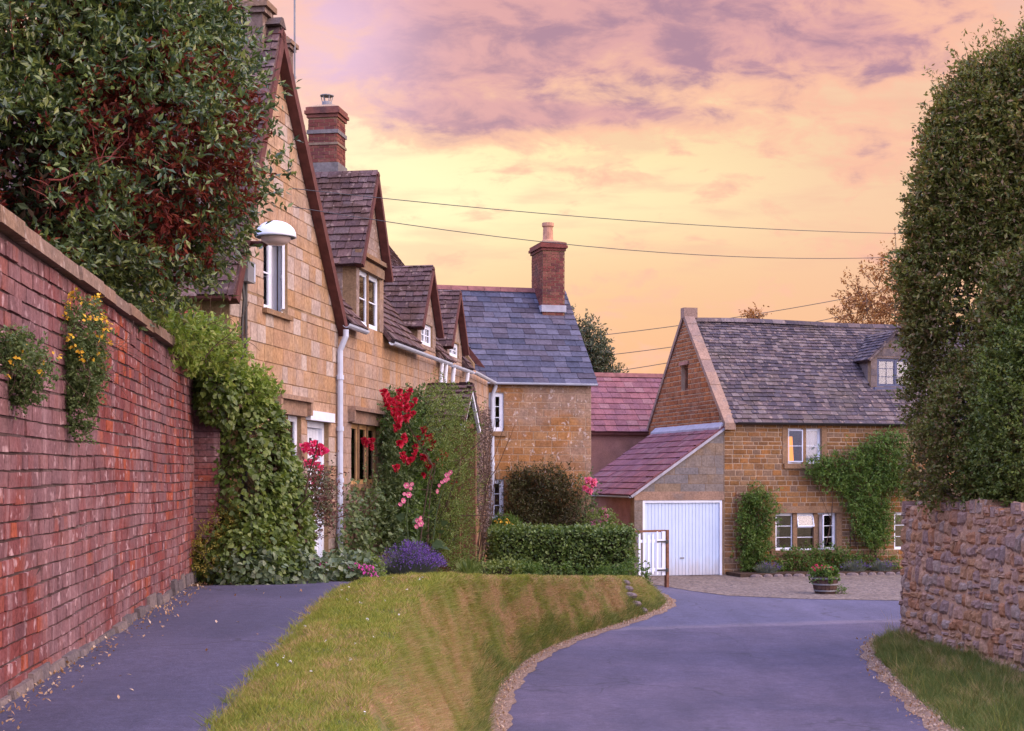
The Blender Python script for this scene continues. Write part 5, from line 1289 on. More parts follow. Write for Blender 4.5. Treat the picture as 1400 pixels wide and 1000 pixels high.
gap = np.sin(P[:, 0] * 3.3 + .4) * np.sin(P[:, 1] * 2.6) * np.sin(P[:, 2] * 1.9 + 1.1); kk &= ((gap > -.26) | (P[:, 2] > 5.8) | (rr.uniform(0, 1, len(P)) < .15)) & ((O[:, 1] < .3) | (rr.uniform(0, 1, len(P)) < .25))
ups = P[:, 2] > 3.2
sprigs(mb, P[kk & ~ups], O[kk & ~ups], rr, .16, 13, .054, .58, .2, .5, (150, tw, .005, 0))
sprigs(mb, P[kk & ups], O[kk & ups], rr, .30, 14, .080, .45, .5, .35, (150, tw, .005, 0))
P, O = sample_ells([((7.9, 22.6, 7.0), (1.0, .7, .75)), ((8.9, 22.2, 7.1), (1.0, .7, .75)), ((9.7, 22, 7.2), (.8, .7, .6)), ((7.6, 22.6, 5.9), (1.12, .8, 1.6))], 330, rr, (.93, 1.05))
sprigs(mb, P, O, rr, .50, 22, .07, .40, .7, .25, (3, tw, .006, 0))
mb.build('crown', L['hedge'], hd)
mb = MB(); P, O = sample_ells(hells, 9000, rr, (.4, .80)); kk = P[:, 2] > .7; P, O = np.repeat(P[kk], 2, 0), np.repeat(O[kk], 2, 0); add_leaves(mb, P + rr.normal(0, .08, P.shape), O, .12, rr, .6, .8); mb.build('inner_leaves', leafmat('shade_dark_hedge_leaf', [(.04, .045, .02), (.055, .055, .025), (.05, .04, .025)], .15), hd); tw.build('twigs', M['bark'], hd)['kind'] = 'stuff'  # darker leaf copy inside the hedge, its shade put into the colour
mb = MB()
for a in ((7.2, 21.9), (7.6, 21.3), (8.1, 21.0), (8.8, 21.8), (7.4, 22.6), (9.4, 22)): branches(mb, (*a, .3), (rr.normal(0, .06), rr.normal(0, .06), 1), 3.8, .06, 0, rr, 3, .06)
mb.build('trunk', M['bark'], hd)
hb = thing('leafy_bush', 'fresh green bush in front of the tall hedge above the rubble wall', 'bush', (7.4, 20.4, .35))
mb = MB(); P, O = sample_ells([((7.25, 20.3, 2.0), (.70, .7, 1.5)), ((7.75, 20.3, 2.6), (.75, .8, 1.1)), ((7.0, 20.9, 1.5), (.5, .5, .9))], 5200, rr, (.70, 1.05)); kk = P[:, 2] > .8; tw = MB()
sprigs(mb, P[kk], O[kk], rr, .20, 13, .052, .55, .25, .45, (12, tw, .005, 0)); mb.build('crown', L['hedgegreen'], hb)
branches(tw, (7.4, 20.4, .3), (0, 0, 1), 2.2, .05, 2, rr); tw.build('trunk', M['bark'], hb)

# -- ivy mound, clematis and yellow-green shrubs at the end of the brick wall
iv = thing('ivy_mound', 'great mound of glossy green ivy between brick wall and cottage door', 'ivy', (-3.1, 18.4, 0))
mb = MB(); rr = np.random.default_rng(121)
iells = [((-3.22, 18.25, 1.05), (.48, .75, 1.30)), ((-3.12, 18.5, .65), (.50, .8, 1.12)), ((-3.02, 19.1, .45), (.40, .65, .90)), ((-3.50, 17.6, 2.25), (.30, .6, .38)), ((-3.0, 19.4, .05), (.36, .6, .55)), ((-3.25, 17.7, .2), (.62, .55, .5))]
P, O = sample_ells(iells, 27000, rr, (.84, 1.05)); kk = P[:, 2] > -.05
kk &= (np.sin(P[:, 0] * 7 + P[:, 1] * 3) * np.sin(P[:, 2] * 6.1 + P[:, 1] * 4) > -.5) | (rr.uniform(0, 1, len(P)) < .35)
add_leaves(mb, P[kk], O[kk], .066, rr, .85, .5, .3, .6, 0, True); mb.build('foliage', L['ivy'], iv)
mb = MB(); P, O = sample_ells(iells, 2200, rr, (.72, .86)); add_leaves(mb, P, O, .09, rr, .8, .8, .2, .5, 0, True); mb.build('core_leaves', leafmat('brown_old_leaf', [(.07, .045, .02), (.10, .055, .03), (.055, .05, .02)], .2), iv)
mb = MB()
for i in range(9): branches(mb, (-3.3 + .08 * i, 18.2 + .1 * i, 0), (rr.normal(0, .2), rr.normal(0, .2), 1), 1.1, .025, 1, rr)
mb.build('stem', M['bark'], iv)
ig = thing('ground_ivy', 'dark variegated ivy trailing low at the path end', 'ivy', (-3.0, 17.3, 0))
mb = MB(); P, O = sample_ells([((-3.15, 17.35, .08), (.42, .35, .32)), ((-2.75, 18.0, .06), (.45, .4, .30)), ((-2.35, 18.9, .02), (.40, .5, .28)), ((-2.05, 19.5, -.02), (.3, .4, .25))], 2600, rr, (.7, 1.08)); kk = P[:, 2] > -.05
add_leaves(mb, P[kk], O[kk], .075, rr, .8, .6, .3, .3, 0, True); mb.build('foliage', leafmat('variegated_leaf', [(.08, .12, .06), (.14, .19, .10), (.06, .09, .05), (.20, .24, .15)], .2), ig)
cm = thing('clematis', 'lime green clematis with one pink bloom spilling over the wall top', 'climber', (-3.7, 16.5, 2.6))
mb = MB(); cells = [((-3.66, 15.5, 2.76), (.34, .8, .16)), ((-3.60, 16.6, 2.72), (.34, .8, .20)), ((-3.50, 17.5, 2.52), (.34, .6, .22)), ((-3.3, 18.1, 2.25), (.28, .4, .22)), ((-3.62, 14.6, 2.80), (.22, .7, .12))]
P, O = sample_ells(cells, 1150, rr, (.6, 1.15)); tw = MB()
sprigs(mb, P, O, rr, .20, 8, .07, .55, .3, .6, (8, tw, .004, 0)); mb.build('foliage', L['lime'], cm)
for i in range(12): branches(tw, (-3.6 + rr.normal(0, .1), 15.6 + i * .2, 2.5), (.4, rr.normal(0, .3), .6), .5, .008, 1, rr)
tw.build('stem', M['bark'], cm)
pb = bloom_mesh('bloom', [L['pink'], L['cream']], .085, 'rose'); place_blooms(pb, cm, [at(255, 436, 16.0), at(212, 412, 15.0)], np.array([[.6, -1, .4]] * 2), rr)
bk_ = thing('back_shrub', 'ivy clad shrub filling the gap behind the clematis', 'shrub', (-4.4, 17, 1.0))
mb = MB(); P, O = sample_ells([((-4.5, 16.6, 2.2), (.55, 1.3, 1.1)), ((-4.0, 18.6, 2.6), (.30, .45, .5)), ((-4.15, 17.6, 2.5), (.4, .6, .6))], 2600, rr, (.75, 1.05)); P[:, 1] = np.minimum(P[:, 1], 19.2)
add_leaves(mb, P, O, .085, rr, .8, .5, .3, .4, 0, True); mb.build('foliage', L['ivy'], bk_); mb = MB(); branches(mb, (-4.5, 16.6, .8), (0, 0, 1), 1.2, .04, 0, rr); mb.build('stem', M['bark'], bk_)
def small_shrub(name, label, cat, ells_, n, lm, size, seed, ratio=.45, stem=True, length=.12, per=9, grp=None, mini=-9):
    rr = np.random.default_rng(seed); c = ells_[0][0]; o = thing(name, label, cat, (c[0], c[1], c[2] - ells_[0][1][2]), grp)
    mb = MB(); P, O = sample_ells(ells_, n, rr, (.55, 1.08)); P = P[P[:, 2] > mini] if mini > -9 else P; O = O[:len(P)]
    sprigs(mb, P, O, rr, length, per, size, ratio, .35, .5); mb.build('foliage', lm, o)
    mb = MB()
    for i in range(4): branches(mb, (c[0] + rr.normal(0, .04), c[1] + rr.normal(0, .04), c[2] - ells_[0][1][2]), (rr.normal(0, .4), rr.normal(0, .4), 1), ells_[0][1][2] * 1.3, .008, 1, rr)
    mb.build('stem', M['bark'], o); return o
small_shrub('yellow_shrub', 'yellow green bushy shrub against the brick wall foot', 'shrub', [((-3.60, 17.35, .34), (.17, .35, .36)), ((-3.52, 17.75, .2), (.15, .3, .25))], 620, L['olive'], .03, 131, .4)
small_shrub('yellow_shrub', 'olive yellow shrub growing out of the ivy beside the brick pier', 'shrub', [((-3.38, 17.75, .62), (.24, .28, .32)), ((-3.15, 17.8, .45), (.2, .2, .25))], 560, L['olive'], .03, 132, .4)
def wall_plant(px, py0, py1, w_, label, n, seed, flow):
    rr = np.random.default_rng(seed); s, zt = onwall(FW, px, py0, .1); zb = onwall(FW, px, py1, .1)[1]; base = FW(s, .02, zt - .1)
    o = thing('wall_flower_plant', label, 'plant', base, 'yellow flowered plants rooted in the brick wall')
    hh = zt - zb; E = [(FW(s, .12, zt - hh * .22), (.12, w_, hh * .24)), (FW(s + .02, .12, zt - hh * .48), (.11, w_ * .85, hh * .26)), (FW(s + .05, .08, zt - hh * .75), (.08, w_ * .45, hh * .25))]
    mb = MB(); P, O = sample_ells(E, n, rr, (.5, 1.08)); sprigs(mb, P, O, rr, .06, 9, .024, .6, .2, .6); mb.build('foliage', leafmat('ferny_leaf' + str(seed), [(.10, .15, .05), (.14, .19, .06), (.08, .12, .04)], .35), o)
    mb = MB(); P, O = sample_ells(E[:2], flow, rr, (.95, 1.15)); 
    for k in range(5): add_leaves(mb, P + O * .03 + rr.normal(0, .007, P.shape), O, .026, rr, .7, .9)
    mb.build('blossom', L['yellow'], o)
    mb = MB()
    for i in range(10): branches(mb, base, (rr.normal(.2, .3), rr.normal(0, .4), -.4), hh * .5, .004, 1, rr, up=-.1)
    mb.build('stem', M['bark'], o)
wall_plant(110, 412, 605, .20, 'yellow flowered ferny plant hanging from the brick wall, the largest', 1100, 141, 75)
wall_plant(34, 468, 556, .10, 'small ferny tuft rooted in the brick wall, few yellow flowers', 330, 142, 5)
wall_plant(2, 455, 520, .06, 'tuft of wall plant at the left edge of the photo', 200, 143, 6)

# -- climbers on the row of cottages
rr = np.random.default_rng(151)
def climber(name, label, cat, fr, poly, n, lm, size, thick, seed, ratio=.5, broad=False, dd=.0, spr=None, rough=.10, droop=.3, grp=None, part='foliage'):
    rr = np.random.default_rng(seed); pl = outline(fr, poly, dd + thick * .5); pl_ = np.array(pl); s, z = pl_.mean(0); zb = pl_[:, 1].min()
    o = thing(name, label, cat, fr(s, .05, zb), grp); mb = MB(); P = climber_pts(fr, pl, n, rr, thick, dd + .02, rough)
    if spr: sprigs(mb, P, fr.n * .8, rr, spr[0], spr[1], size, ratio, spr[2] if len(spr) > 2 else .3, .5, droop=droop * .3)
    else: add_leaves(mb, P, fr.n, size, rr, ratio, .5, .3, droop, 0, broad)
    mb.build(part, lm, o); mb = MB(); zt = pl_[:, 1].max()
    for i in range(7):
        a = s + rr.normal(0, (pl_[:, 0].max() - pl_[:, 0].min()) * .18); branches(mb, fr(a, dd + .04, zb), fr.k + fr.u * rr.normal(0, .15) + fr.n * .03, (zt - zb) * .6, .016, 1, rr, 2, .2)
    mb.build('stem', M['bark'], o); return o, pl
rs, pl = climber('climbing_rose', 'tall climbing rose covered in red blooms beside the cottage window', 'rose', FR, [(532, 575), (538, 540), (565, 543), (575, 590), (600, 600), (610, 660), (600, 745), (530, 760), (518, 690), (524, 630)], 3600, L['rosegrey'], .07, .62, 152, .5, spr=(.20, 9))
mb = MB(); E = []
for px, py, a_, b_ in ((548, 585, .75, .50), (562, 635, 1.1, .62), (556, 695, 1.2, .62), (590, 650, .9, .6)):
    q = onwall(FR, px, py, .3); E.append((FR(q[0], .26, q[1]), (.30, a_, b_)))
P, O = sample_ells(E, 1700, rr, (.6, 1.06)); sprigs(mb, P, O, rr, .2, 9, .07, .5, .3, .5); mb.build('shoots', L['wist'], rs)
bp_ = [(524, 537), (531, 545), (541, 536), (538, 549), (547, 546), (557, 536), (550, 558), (557, 560), (544, 563), (536, 570), (540, 577), (552, 572), (562, 555), (566, 548), (560, 566), (529, 556), (575, 588), (580, 598), (577, 605), (591, 597), (588, 612), (565, 618), (557, 630), (548, 628), (600, 618), (604, 624), (583, 634), (590, 637), (592, 652), (546, 607), (549, 600), (617, 660), (534, 552), (543, 556), (552, 547), (527, 548), (546, 569), (535, 562), (530, 541), (556, 543), (549, 577), (541, 585), (572, 600), (586, 604), (570, 612), (562, 622), (596, 628), (585, 640), (575, 625), (553, 622), (604, 634), (580, 650), (545, 640)]
b = bloom_mesh('bloom', L['red'], .055); place_blooms(b, rs, [FR(*(lambda q: (q[0], .68 + .05 * math.sin(x * 3.1 + y), q[1]))(onwall(FR, x, y, .68))) for x, y in bp_], np.array([[.7, -.7, .3]] * len(bp_)), rr, .8, 1.35)
climber('porch_climber', 'bright feathery green climber smothering the stone porch', 'climber', FR, [(578, 545), (598, 522), (612, 548), (630, 540), (640, 570), (640, 790), (590, 795), (596, 680), (585, 610)], 1500, L['fine'], .045, .55, 153, .4, spr=(.22, 12, .8), dd=.60)
climber('creeper', 'bare brownish creeper hanging over the bent end cottage wall', 'creeper', FB, [(640, 572), (668, 560), (670, 690), (667, 770), (660, 735), (650, 690), (640, 640)], 7000, L['creeper'], .06, .16, 154, .5, rough=.06)
climber('dark_climber', 'dark evergreen climber low under the varnished cottage window', 'climber', FR, [(470, 680), (488, 662), (512, 668), (520, 700), (515, 775), (468, 772)], 1500, L['rosegrey'], .075, .45, 155, .7, True)
dr, _ = climber('door_rose', 'pink red rose bush leaning across the white cottage door', 'rose', FR, [(408, 672), (418, 640), (436, 648), (452, 668), (455, 690), (436, 720), (412, 735)], 420, leafmat('bronzed_rose_leaf', [(.08, .085, .045), (.12, .06, .045), (.10, .11, .05), (.14, .05, .05)], .25), .05, .62, 156, .45, spr=(.2, 8), dd=.1)
bp_ = [(428, 607), (434, 612), (424, 618), (432, 622), (416, 612), (440, 617), (424, 634), (431, 638), (437, 642), (419, 633), (432, 654), (428, 658)]
b = bloom_mesh('bloom', L['pinkred'], .062); place_blooms(b, dr, [at(x, y, 20.6) for x, y in bp_], np.array([[.7, -.7, .3]] * len(bp_)), rr, .8, 1.2)
for x, y in ((428, 612), (426, 636), (432, 655), (447, 640)): mb = MB(); mb.tube([at(432, 700, 20.6), at(430, 670, 20.6), at(x, y, 20.6)], .006, 5); mb.build('stem', M['bark'], dr)
wr_ = thing('window_rose', 'two slender red rose stems in front of the varnished window', 'rose', FR(Sy(24.1), .25, .8)); mb = MB(); lf = MB(); pts = [(497, 602), (507, 603), (508, 612), (499, 607)]
for x, y in ((497, 604), (508, 606)): mb = MB(); mb.tube([at(x + 3, 690, 23.6), at(x + 1, 650, 23.6), at(x, y, 23.6)], .006, 5); mb.build('stem', M['bark'], wr_); P = np.array([at(x + 2, 615 + i * 4.5, 23.6) for i in range(15)]); add_leaves(lf, np.repeat(P, 3, 0), (.7, -.5, .2), .05, rr, .5, .9)
lf.build('foliage', L['rosegrey'], wr_); b = bloom_mesh('bloom', L['red'], .055); place_blooms(b, wr_, [at(x, y, 23.55) for x, y in pts], np.array([[.7, -.7, .3]] * 4), rr)

# -- hollyhocks
HB = bloom_mesh('bloom', [L['pink'], L['cream']], .044, 'disc')
def hollyhock(px0, Y, top, base_px, base_py, label, seed, blooms):
    rr = np.random.default_rng(seed); b0 = at(base_px, base_py, Y); b0[2] = min(b0[2], -.05); t0 = at(px0, top, Y - .1)
    o = thing('hollyhock', label, 'hollyhock', b0, 'pink hollyhocks under the climbing rose'); mb = MB(); k = 8
    P = [b0 + (t0 - b0) * (i / k) ** 1.0 + np.array([.03 * math.sin(i * .9), 0, 0]) for i in range(k + 1)]; mb.tube(P, np.linspace(.016, .006, k + 1), 6); mb.build('stem', L['holl'], o)
    mb = MB(); n = 26; f = rr.uniform(.05, .62, n); Q = b0 + (t0 - b0) * f[:, None]; a = rr.uniform(0, 6.28, n); D = np.stack([np.cos(a), np.sin(a), .1 + 0 * a], 1)
    add_leaves(mb, Q + D * .10, D, .24 * (1.1 - f), rr, 1.0, .2, .9, .2, 0, True); mb.build('leaves', L['holl'], o)
    pts = [at(x, y, Y - .15) for x, y in blooms]; place_blooms(HB, o, pts, np.array([[.5, -1, .15]] * len(pts)), rr, .75, 1.25)
hollyhock(560, 23.2, 655, 556, 790, 'pink hollyhock with a column of blooms left of the purple lavender centre', 161, [(556, 664), (561, 668), (553, 676), (559, 677), (551, 685), (547, 690), (563, 662)])
hollyhock(612, 25.2, 642, 580, 785, 'tallest pink hollyhock leaning right against the porch climber', 162, [(615, 646), (611, 650), (609, 657), (600, 664), (597, 672), (604, 660), (613, 655)])
hollyhock(575, 22.8, 705, 568, 790, 'shortest pink hollyhock just above the lavender', 163, [(571, 712), (575, 716), (569, 720), (574, 709)])

# -- low garden flowers
def tufts(name, label, cat, centre, rx, ry, h, n, lm, fm, seed, wid=.006, fl=.012, kid='flower_spikes', fp=.75):
    rr = np.random.default_rng(seed); o = thing(name, label, cat, centre); mb = MB(); fb = MB(); a = rr.uniform(0, 6.28, n); q = np.sqrt(rr.uniform(0, 1, n))
    B = np.array(centre) + np.stack([q * .5 * rx * np.cos(a), q * .5 * ry * np.sin(a), 0 * a], 1); T_ = np.array(centre) + np.stack([q * rx * np.cos(a), q * ry * np.sin(a), h * rr.uniform(.75, 1.1, n) * (1 - .45 * q ** 2)], 1)
    sd = np.stack([np.cos(a + 1.3), np.sin(a + 1.3) * .5, 0 * a], 1) * wid
    mid = (B + T_) / 2 + (T_ - B) * np.array([-.12, -.12, .12]); V = np.stack([B - sd, B + sd, mid + sd * .8, mid - sd * .8, T_], 1).reshape(-1, 3); b_ = np.arange(n)[:, None] * 5
    mb.add(V, b_ + [0, 1, 2, 3]); mb.add(V, b_ + [3, 2, 4]); mb.build('foliage', lm, o)
    if fm is not None:
        k = rr.uniform(0, 1, n) < fp * (.35 + 1.0 * (T_[:, 0] > centre[0] - .1)); D = nrm(T_ - mid)[k]; P = np.concatenate([T_[k] + D * j * fl * 1.1 - D * fl for j in range(4)]); add_leaves(fb, P, np.concatenate([D] * 4), fl * 1.8, rr, .7, .6); fb.build(kid, fm, o)
    return o
lc = at(560, 800, 20.6); tufts('lavender', 'rounded clump of purple lavender beside the path', 'lavender', lc, .50, .42, .56, 2200, L['lav'], L['purple'], 171, fp=.45)
small_shrub('green_cushion', 'bright green cushion plant left of the lavender', 'plant', [(at(500, 783, 19.5), (.20, .2, .15))], 380, L['lime'], .03, 172)
pc_ = small_shrub('flower_clump', 'magenta flowered clump at the corner of the path', 'flowers', [(at(492, 790, 19.0), (.20, .18, .08))], 260, L['rosegrey'], .03, 173)
b = bloom_mesh('bloom', L['magenta'], .034, 'puff'); place_blooms(b, pc_, [at(x, y, 18.8) for x, y in ((488, 773), (493, 776), (499, 774), (503, 778), (508, 776), (512, 783), (496, 781), (514, 788), (480, 778), (505, 786))], np.array([[0, -1, .5]] * 10), rr)
pc_ = small_shrub('flower_clump', 'low weeds with small pink flowers below the white door', 'flowers', [(at(440, 788, 19.0), (.28, .25, .16))], 420, L['fine'], .035, 174)
place = [(436, 770), (444, 768), (450, 772), (441, 775), (411, 768), (428, 765)]; b = bloom_mesh('bloom', L['magenta'], .026, 'puff'); place_blooms(b, pc_, [at(x, y, 18.8) for x, y in place], np.array([[0, -1, .5]] * 6), rr)
st = MB(); c = at(478, 792, 19.3); st.lathe(c - np.array([0, 0, .06]), [(.20, 0), (.22, .03), (.21, .08), (.17, .095), (0, .10)], 9, 0, (1, .7)); o = st.build('stone_slab', M['coping'], None, loc=c); tag(o, 'flat grey edging stone beside the magenta flowers', 'stone')
tufts('iris_leaves', 'strappy green leaves at the foot of the porch', 'plant', at(640, 793, 24.0), .30, .3, .42, 90, L['fine'], None, 175, .02)
# low clipped edging and the main hedge
def box_hedge(name, label, A, B, w_, z0, z1, n, lm, size, seed, rough=.05):
    rr = np.random.default_rng(seed); f = Frame(A, B); o = thing(name, label, 'hedge', f(f.len / 2, -w_ / 2, z0)); mb = MB(); h_ = z1 - z0
    ar = [f.len * h_, f.len * w_, w_ * h_, w_ * h_]; k = rr.choice(4, n, p=np.array(ar) / sum(ar)); a, b = rr.uniform(0, 1, n), rr.uniform(0, 1, n)
    s = np.where(k < 2, a * f.len, np.where(k == 2, 0, f.len)); dd = np.where(k == 0, 0, np.where(k == 1, -a * 0 - b * w_, -a * w_)); z = np.where(k == 1, h_, b * h_)
    N_ = np.where((k == 0)[:, None], f.n, np.where((k == 1)[:, None], f.k, np.where((k == 2)[:, None], -f.u, f.u)))
    lump = .045 * np.sin(s * 5 + z * 3) * np.sin(z * 7 + dd * 5) ; P = f.A + s[:, None] * f.u + dd[:, None] * f.n + (z0 + z)[:, None] * f.k + N_ * (lump + rr.normal(-.02, rough, n))[:, None]
    # round the upper edges
    add_leaves(mb, P, N_ + np.array([0, 0, .25]), size, rr, .65, .55, .4, .1, 0, True); mb.build('foliage', lm, o)
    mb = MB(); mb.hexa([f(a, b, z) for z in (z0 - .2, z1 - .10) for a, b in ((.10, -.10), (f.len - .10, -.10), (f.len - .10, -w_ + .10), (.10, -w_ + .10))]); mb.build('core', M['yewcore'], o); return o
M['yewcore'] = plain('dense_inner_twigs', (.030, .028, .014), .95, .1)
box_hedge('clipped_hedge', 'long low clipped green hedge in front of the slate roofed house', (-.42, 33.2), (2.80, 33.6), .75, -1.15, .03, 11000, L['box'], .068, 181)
box_hedge('edging_hedge', 'knee high edging hedge beside the path at the cottage end', (-.85, 27.6), (.15, 28.6), .35, -.75, -.42, 1300, L['fine'], .05, 182)
small_shrub('hedge_weeds', 'weeds and long grass at the hedge end by the gate', 'weeds', [((2.72, 32.6, -1.0), (.30, .3, .35)), ((2.2, 32.8, -1.0), (.4, .25, .22)), ((1.2, 32.7, -.95), (.7, .25, .2)), ((.1, 32.4, -.9), (.6, .3, .2))], 900, L['wist'], .06, 183)
ws, _ = climber('wall_shrub', 'dark brownish trained shrub against the slate roofed house wall', 'shrub', FS, [(692, 650), (712, 642), (730, 648), (760, 640), (775, 652), (784, 700), (786, 735), (690, 735)], 1500, L['yew'], .075, .45, 184, .35, spr=(.26, 10, .5))
dl_ = small_shrub('daylily_clump', 'yellow daylilies between the hedge and the house wall', 'flowers', [(at(690, 722, 35.2), (.33, .3, .24))], 300, L['wist'], .10, 185, .15); b = bloom_mesh('bloom', L['yellow'], .065, 'puff'); pts = [(678, 714), (683, 712), (688, 716), (693, 713), (698, 717), (702, 720), (681, 721), (686, 724), (691, 722), (696, 725), (677, 726), (700, 728)]; place_blooms(b, dl_, [at(x, y, 34.9) for x, y in pts], np.array([[0, -1, .5]] * 12), rr)
cr_, _ = climber('corner_rose', 'thin rambling rose with pink blooms at the house corner', 'rose', FS, [(783, 665), (800, 650), (810, 665), (815, 700), (812, 725), (785, 728)], 190, L['rosegrey'], .06, .35, 186, .45, spr=(.22, 8, .4)); b = bloom_mesh('bloom', L['pink'], .075); pts = [(803, 657), (808, 662), (806, 672), (800, 668), (811, 660)]; place_blooms(b, cr_, [at(x, y, 36.0) for x, y in pts], np.array([[0, -1, .3]] * 5), rr)
vl = small_shrub('valerian', 'pink valerian flowers behind the hedge end', 'flowers', [(at(822, 712, 36.2), (.38, .3, .25))], 160, L['fine'], .06, 187); b = bloom_mesh('bloom', leafmat('mauve_petal', [(.50, .12, .24), (.60, .2, .34)], .3), .065, 'puff'); pts = [(808, 716), (813, 714), (818, 718), (823, 715), (828, 712), (832, 716), (829, 705), (827, 698), (825, 708), (835, 720), (815, 721)]; place_blooms(b, vl, [at(x, y, 36.1) for x, y in pts], np.array([[0, -1, .3]] * 11), rr)

# -- plants on the far house
wi, _ = climber('wisteria', 'bright green wisteria branching across the far house front', 'climber', FH, [(1100, 648), (1112, 622), (1140, 628), (1165, 618), (1195, 600), (1225, 590), (1238, 600), (1242, 655), (1236, 680), (1205, 672), (1210, 700), (1216, 735), (1190, 748), (1172, 735), (1168, 712), (1155, 690), (1150, 670), (1125, 660)], 1900, L['wist'], .085, .40, 191, .38, spr=(.30, 11, .1), rough=.12)
mb = MB(); s, z = onwall(FH, 1196, 780, .1); mb.tube([FH(s, .12, -1.5), FH(s + .02, .12, -1.0), FH(s - .04, .1, -.4), FH(s - .1, .1, .3)], [.05, .04, .035, .03], 6); mb.build('trunk', M['bark'], wi)
tl, _ = climber('trellis_climber', 'leafy climber on a trellis beside the garage door', 'climber', FH, [(1012, 685), (1025, 668), (1050, 670), (1058, 700), (1052, 735), (1045, 770), (1030, 790), (1015, 780), (1008, 735)], 900, L['wist'], .075, .45, 192, .4, spr=(.24, 10, .2))
ts = thing('trellis', 'weathered wooden trellis on the wall behind the climber', 'trellis', FH(.5, .03, -.8)); mb = MB(); s0, z0 = onwall(FH, 1006, 765); s1, z1 = onwall(FH, 1036, 672)
for i in range(4): a = s0 + (s1 - s0) * i / 3; mb.fbox(FH, a - .012, a + .012, .022, .036, z0, z1)
mb.build('upright', M['brown_wood'], ts); mb = MB()
for i in range(8): z = z0 + .1 + (z1 - z0 - .2) * i / 7; mb.fbox(FH, s0, s1, .0365, .05, z - .012, z + .012)
mb.build('crosspiece', M['brown_wood'], ts)
bs, _ = climber('low_shrub', 'low leafy shrubs spreading under the lower windows of the far house', 'shrub', FH, [(1040, 765), (1070, 755), (1100, 750), (1140, 752), (1165, 757), (1190, 762), (1228, 768), (1232, 790), (1040, 792)], 900, L['wist'], .07, .40, 193, .45, spr=(.2, 9, .4))
for i, (x, lb) in enumerate(((1048, 'lavender clump below the trellis climber'), (1168, 'grey lavender right of the barrel planter, nearer it'), (1205, 'wide grey lavender beside the rubble wall corner'))):
    s, _ = onwall(FH, x, 790, .7); tufts('lavender', lb, 'lavender', FH(s, .7, -1.48), .45, .3, .38, 420, L['lav'], L['purple'], 195 + i, .012, .012, 'flower_spikes', .18)['group'] = 'lavender clumps in the far flower bed'
mb = MB(); rr2 = np.random.default_rng(77); s = .3
k = 0
EDG = []
while s < 6.4:
    m_ = MB(); l = rr2.uniform(.22, .42); c = FH(s + l / 2, 1.05, -1.50); V = nrm(rr2.normal(0, 1, (1, 3)))
    prof = [(l * .46, -.06), (l * .5, .01), (l * .42, .06), (l * .2, .085), (0, .085)]; m_.lathe(c, prof, 7, 0, (1, .6)); o = m_.build('edging_stone', M['foot_stone'], None, loc=c); tag(o, 'rough stone edging the gravel side of the far flower bed', 'stone', 'edging stones of the far flower bed'); s += l + .02
mb = MB(); sb_ = [onwall(FH, 1000, 790)[0]]
mb.hexa([FH(a, b_, z) for z, e in ((-1.5, 0), (-1.40, .1)) for a, b_ in ((.05, 1.0), (6.6, 1.0), (6.6, .02), (.05, .02))]); structure(mb.build('flower_bed', M['soil']))

# -- barrel planter with geraniums
bc = at(1128, 811, 34.4); bc[2] = -1.488
br = thing('barrel_planter', 'half barrel planter of dark oak on the gravel', 'planter', bc); mb = MB(); n = 18
for k in range(n):
    a0, a1 = 2 * math.pi * k / n + .015, 2 * math.pi * (k + 1) / n - .015; pr = [(.235, 0), (.275, .12), (.295, .25), (.305, .40)]
    for (r0, z0), (r1, z1) in zip(pr[:-1], pr[1:]): mb.hexa([bc + np.array([r * math.cos(a), r * math.sin(a), z]) for r, a, z in ((r0, a0, z0), (r0, a1, z0), (r0 - .03, a1, z0), (r0 - .03, a0, z0), (r1, a0, z1), (r1, a1, z1), (r1 - .03, a1, z1), (r1 - .03, a0, z1))])
mb.build('staves', M['oak'], br)
for z, r in ((.05, .256), (.20, .292), (.34, .306)): mb = MB(); mb.lathe(bc, [(r, z), (r + .007, z), (r + .009, z + .035), (r + .002, z + .035)], 28); mb.build('hoop', M['grey_box'], br)
mb = MB(); mb.lathe(bc, [(0, .36), (.28, .36)], 18); mb.build('soil', M['soil'], br)
gm = small_shrub('geranium', 'pink geraniums filling the barrel planter', 'flowers', [(bc + np.array([0, 0, .42]), (.27, .27, .10))], 260, L['wist'], .055, 201, .8); b = bloom_mesh('bloom', L['pinkred'], .05, 'puff')
pts = [(1112, 777), (1117, 774), (1121, 778), (1125, 775), (1129, 776), (1133, 779), (1137, 777), (1115, 781), (1123, 782), (1131, 783), (1139, 782), (1119, 779), (1127, 780)]; place_blooms(b, gm, [at(x, y, 34.3 + rr.normal(0, .1)) for x, y in pts], np.array([[0, -1, .6]] * 13), rr)
small_shrub('gravel_weed', 'small green weed at the foot of the barrel', 'weeds', [(bc + np.array([.34, -.05, .03]), (.14, .12, .06))], 60, L['wist'], .04, 202)

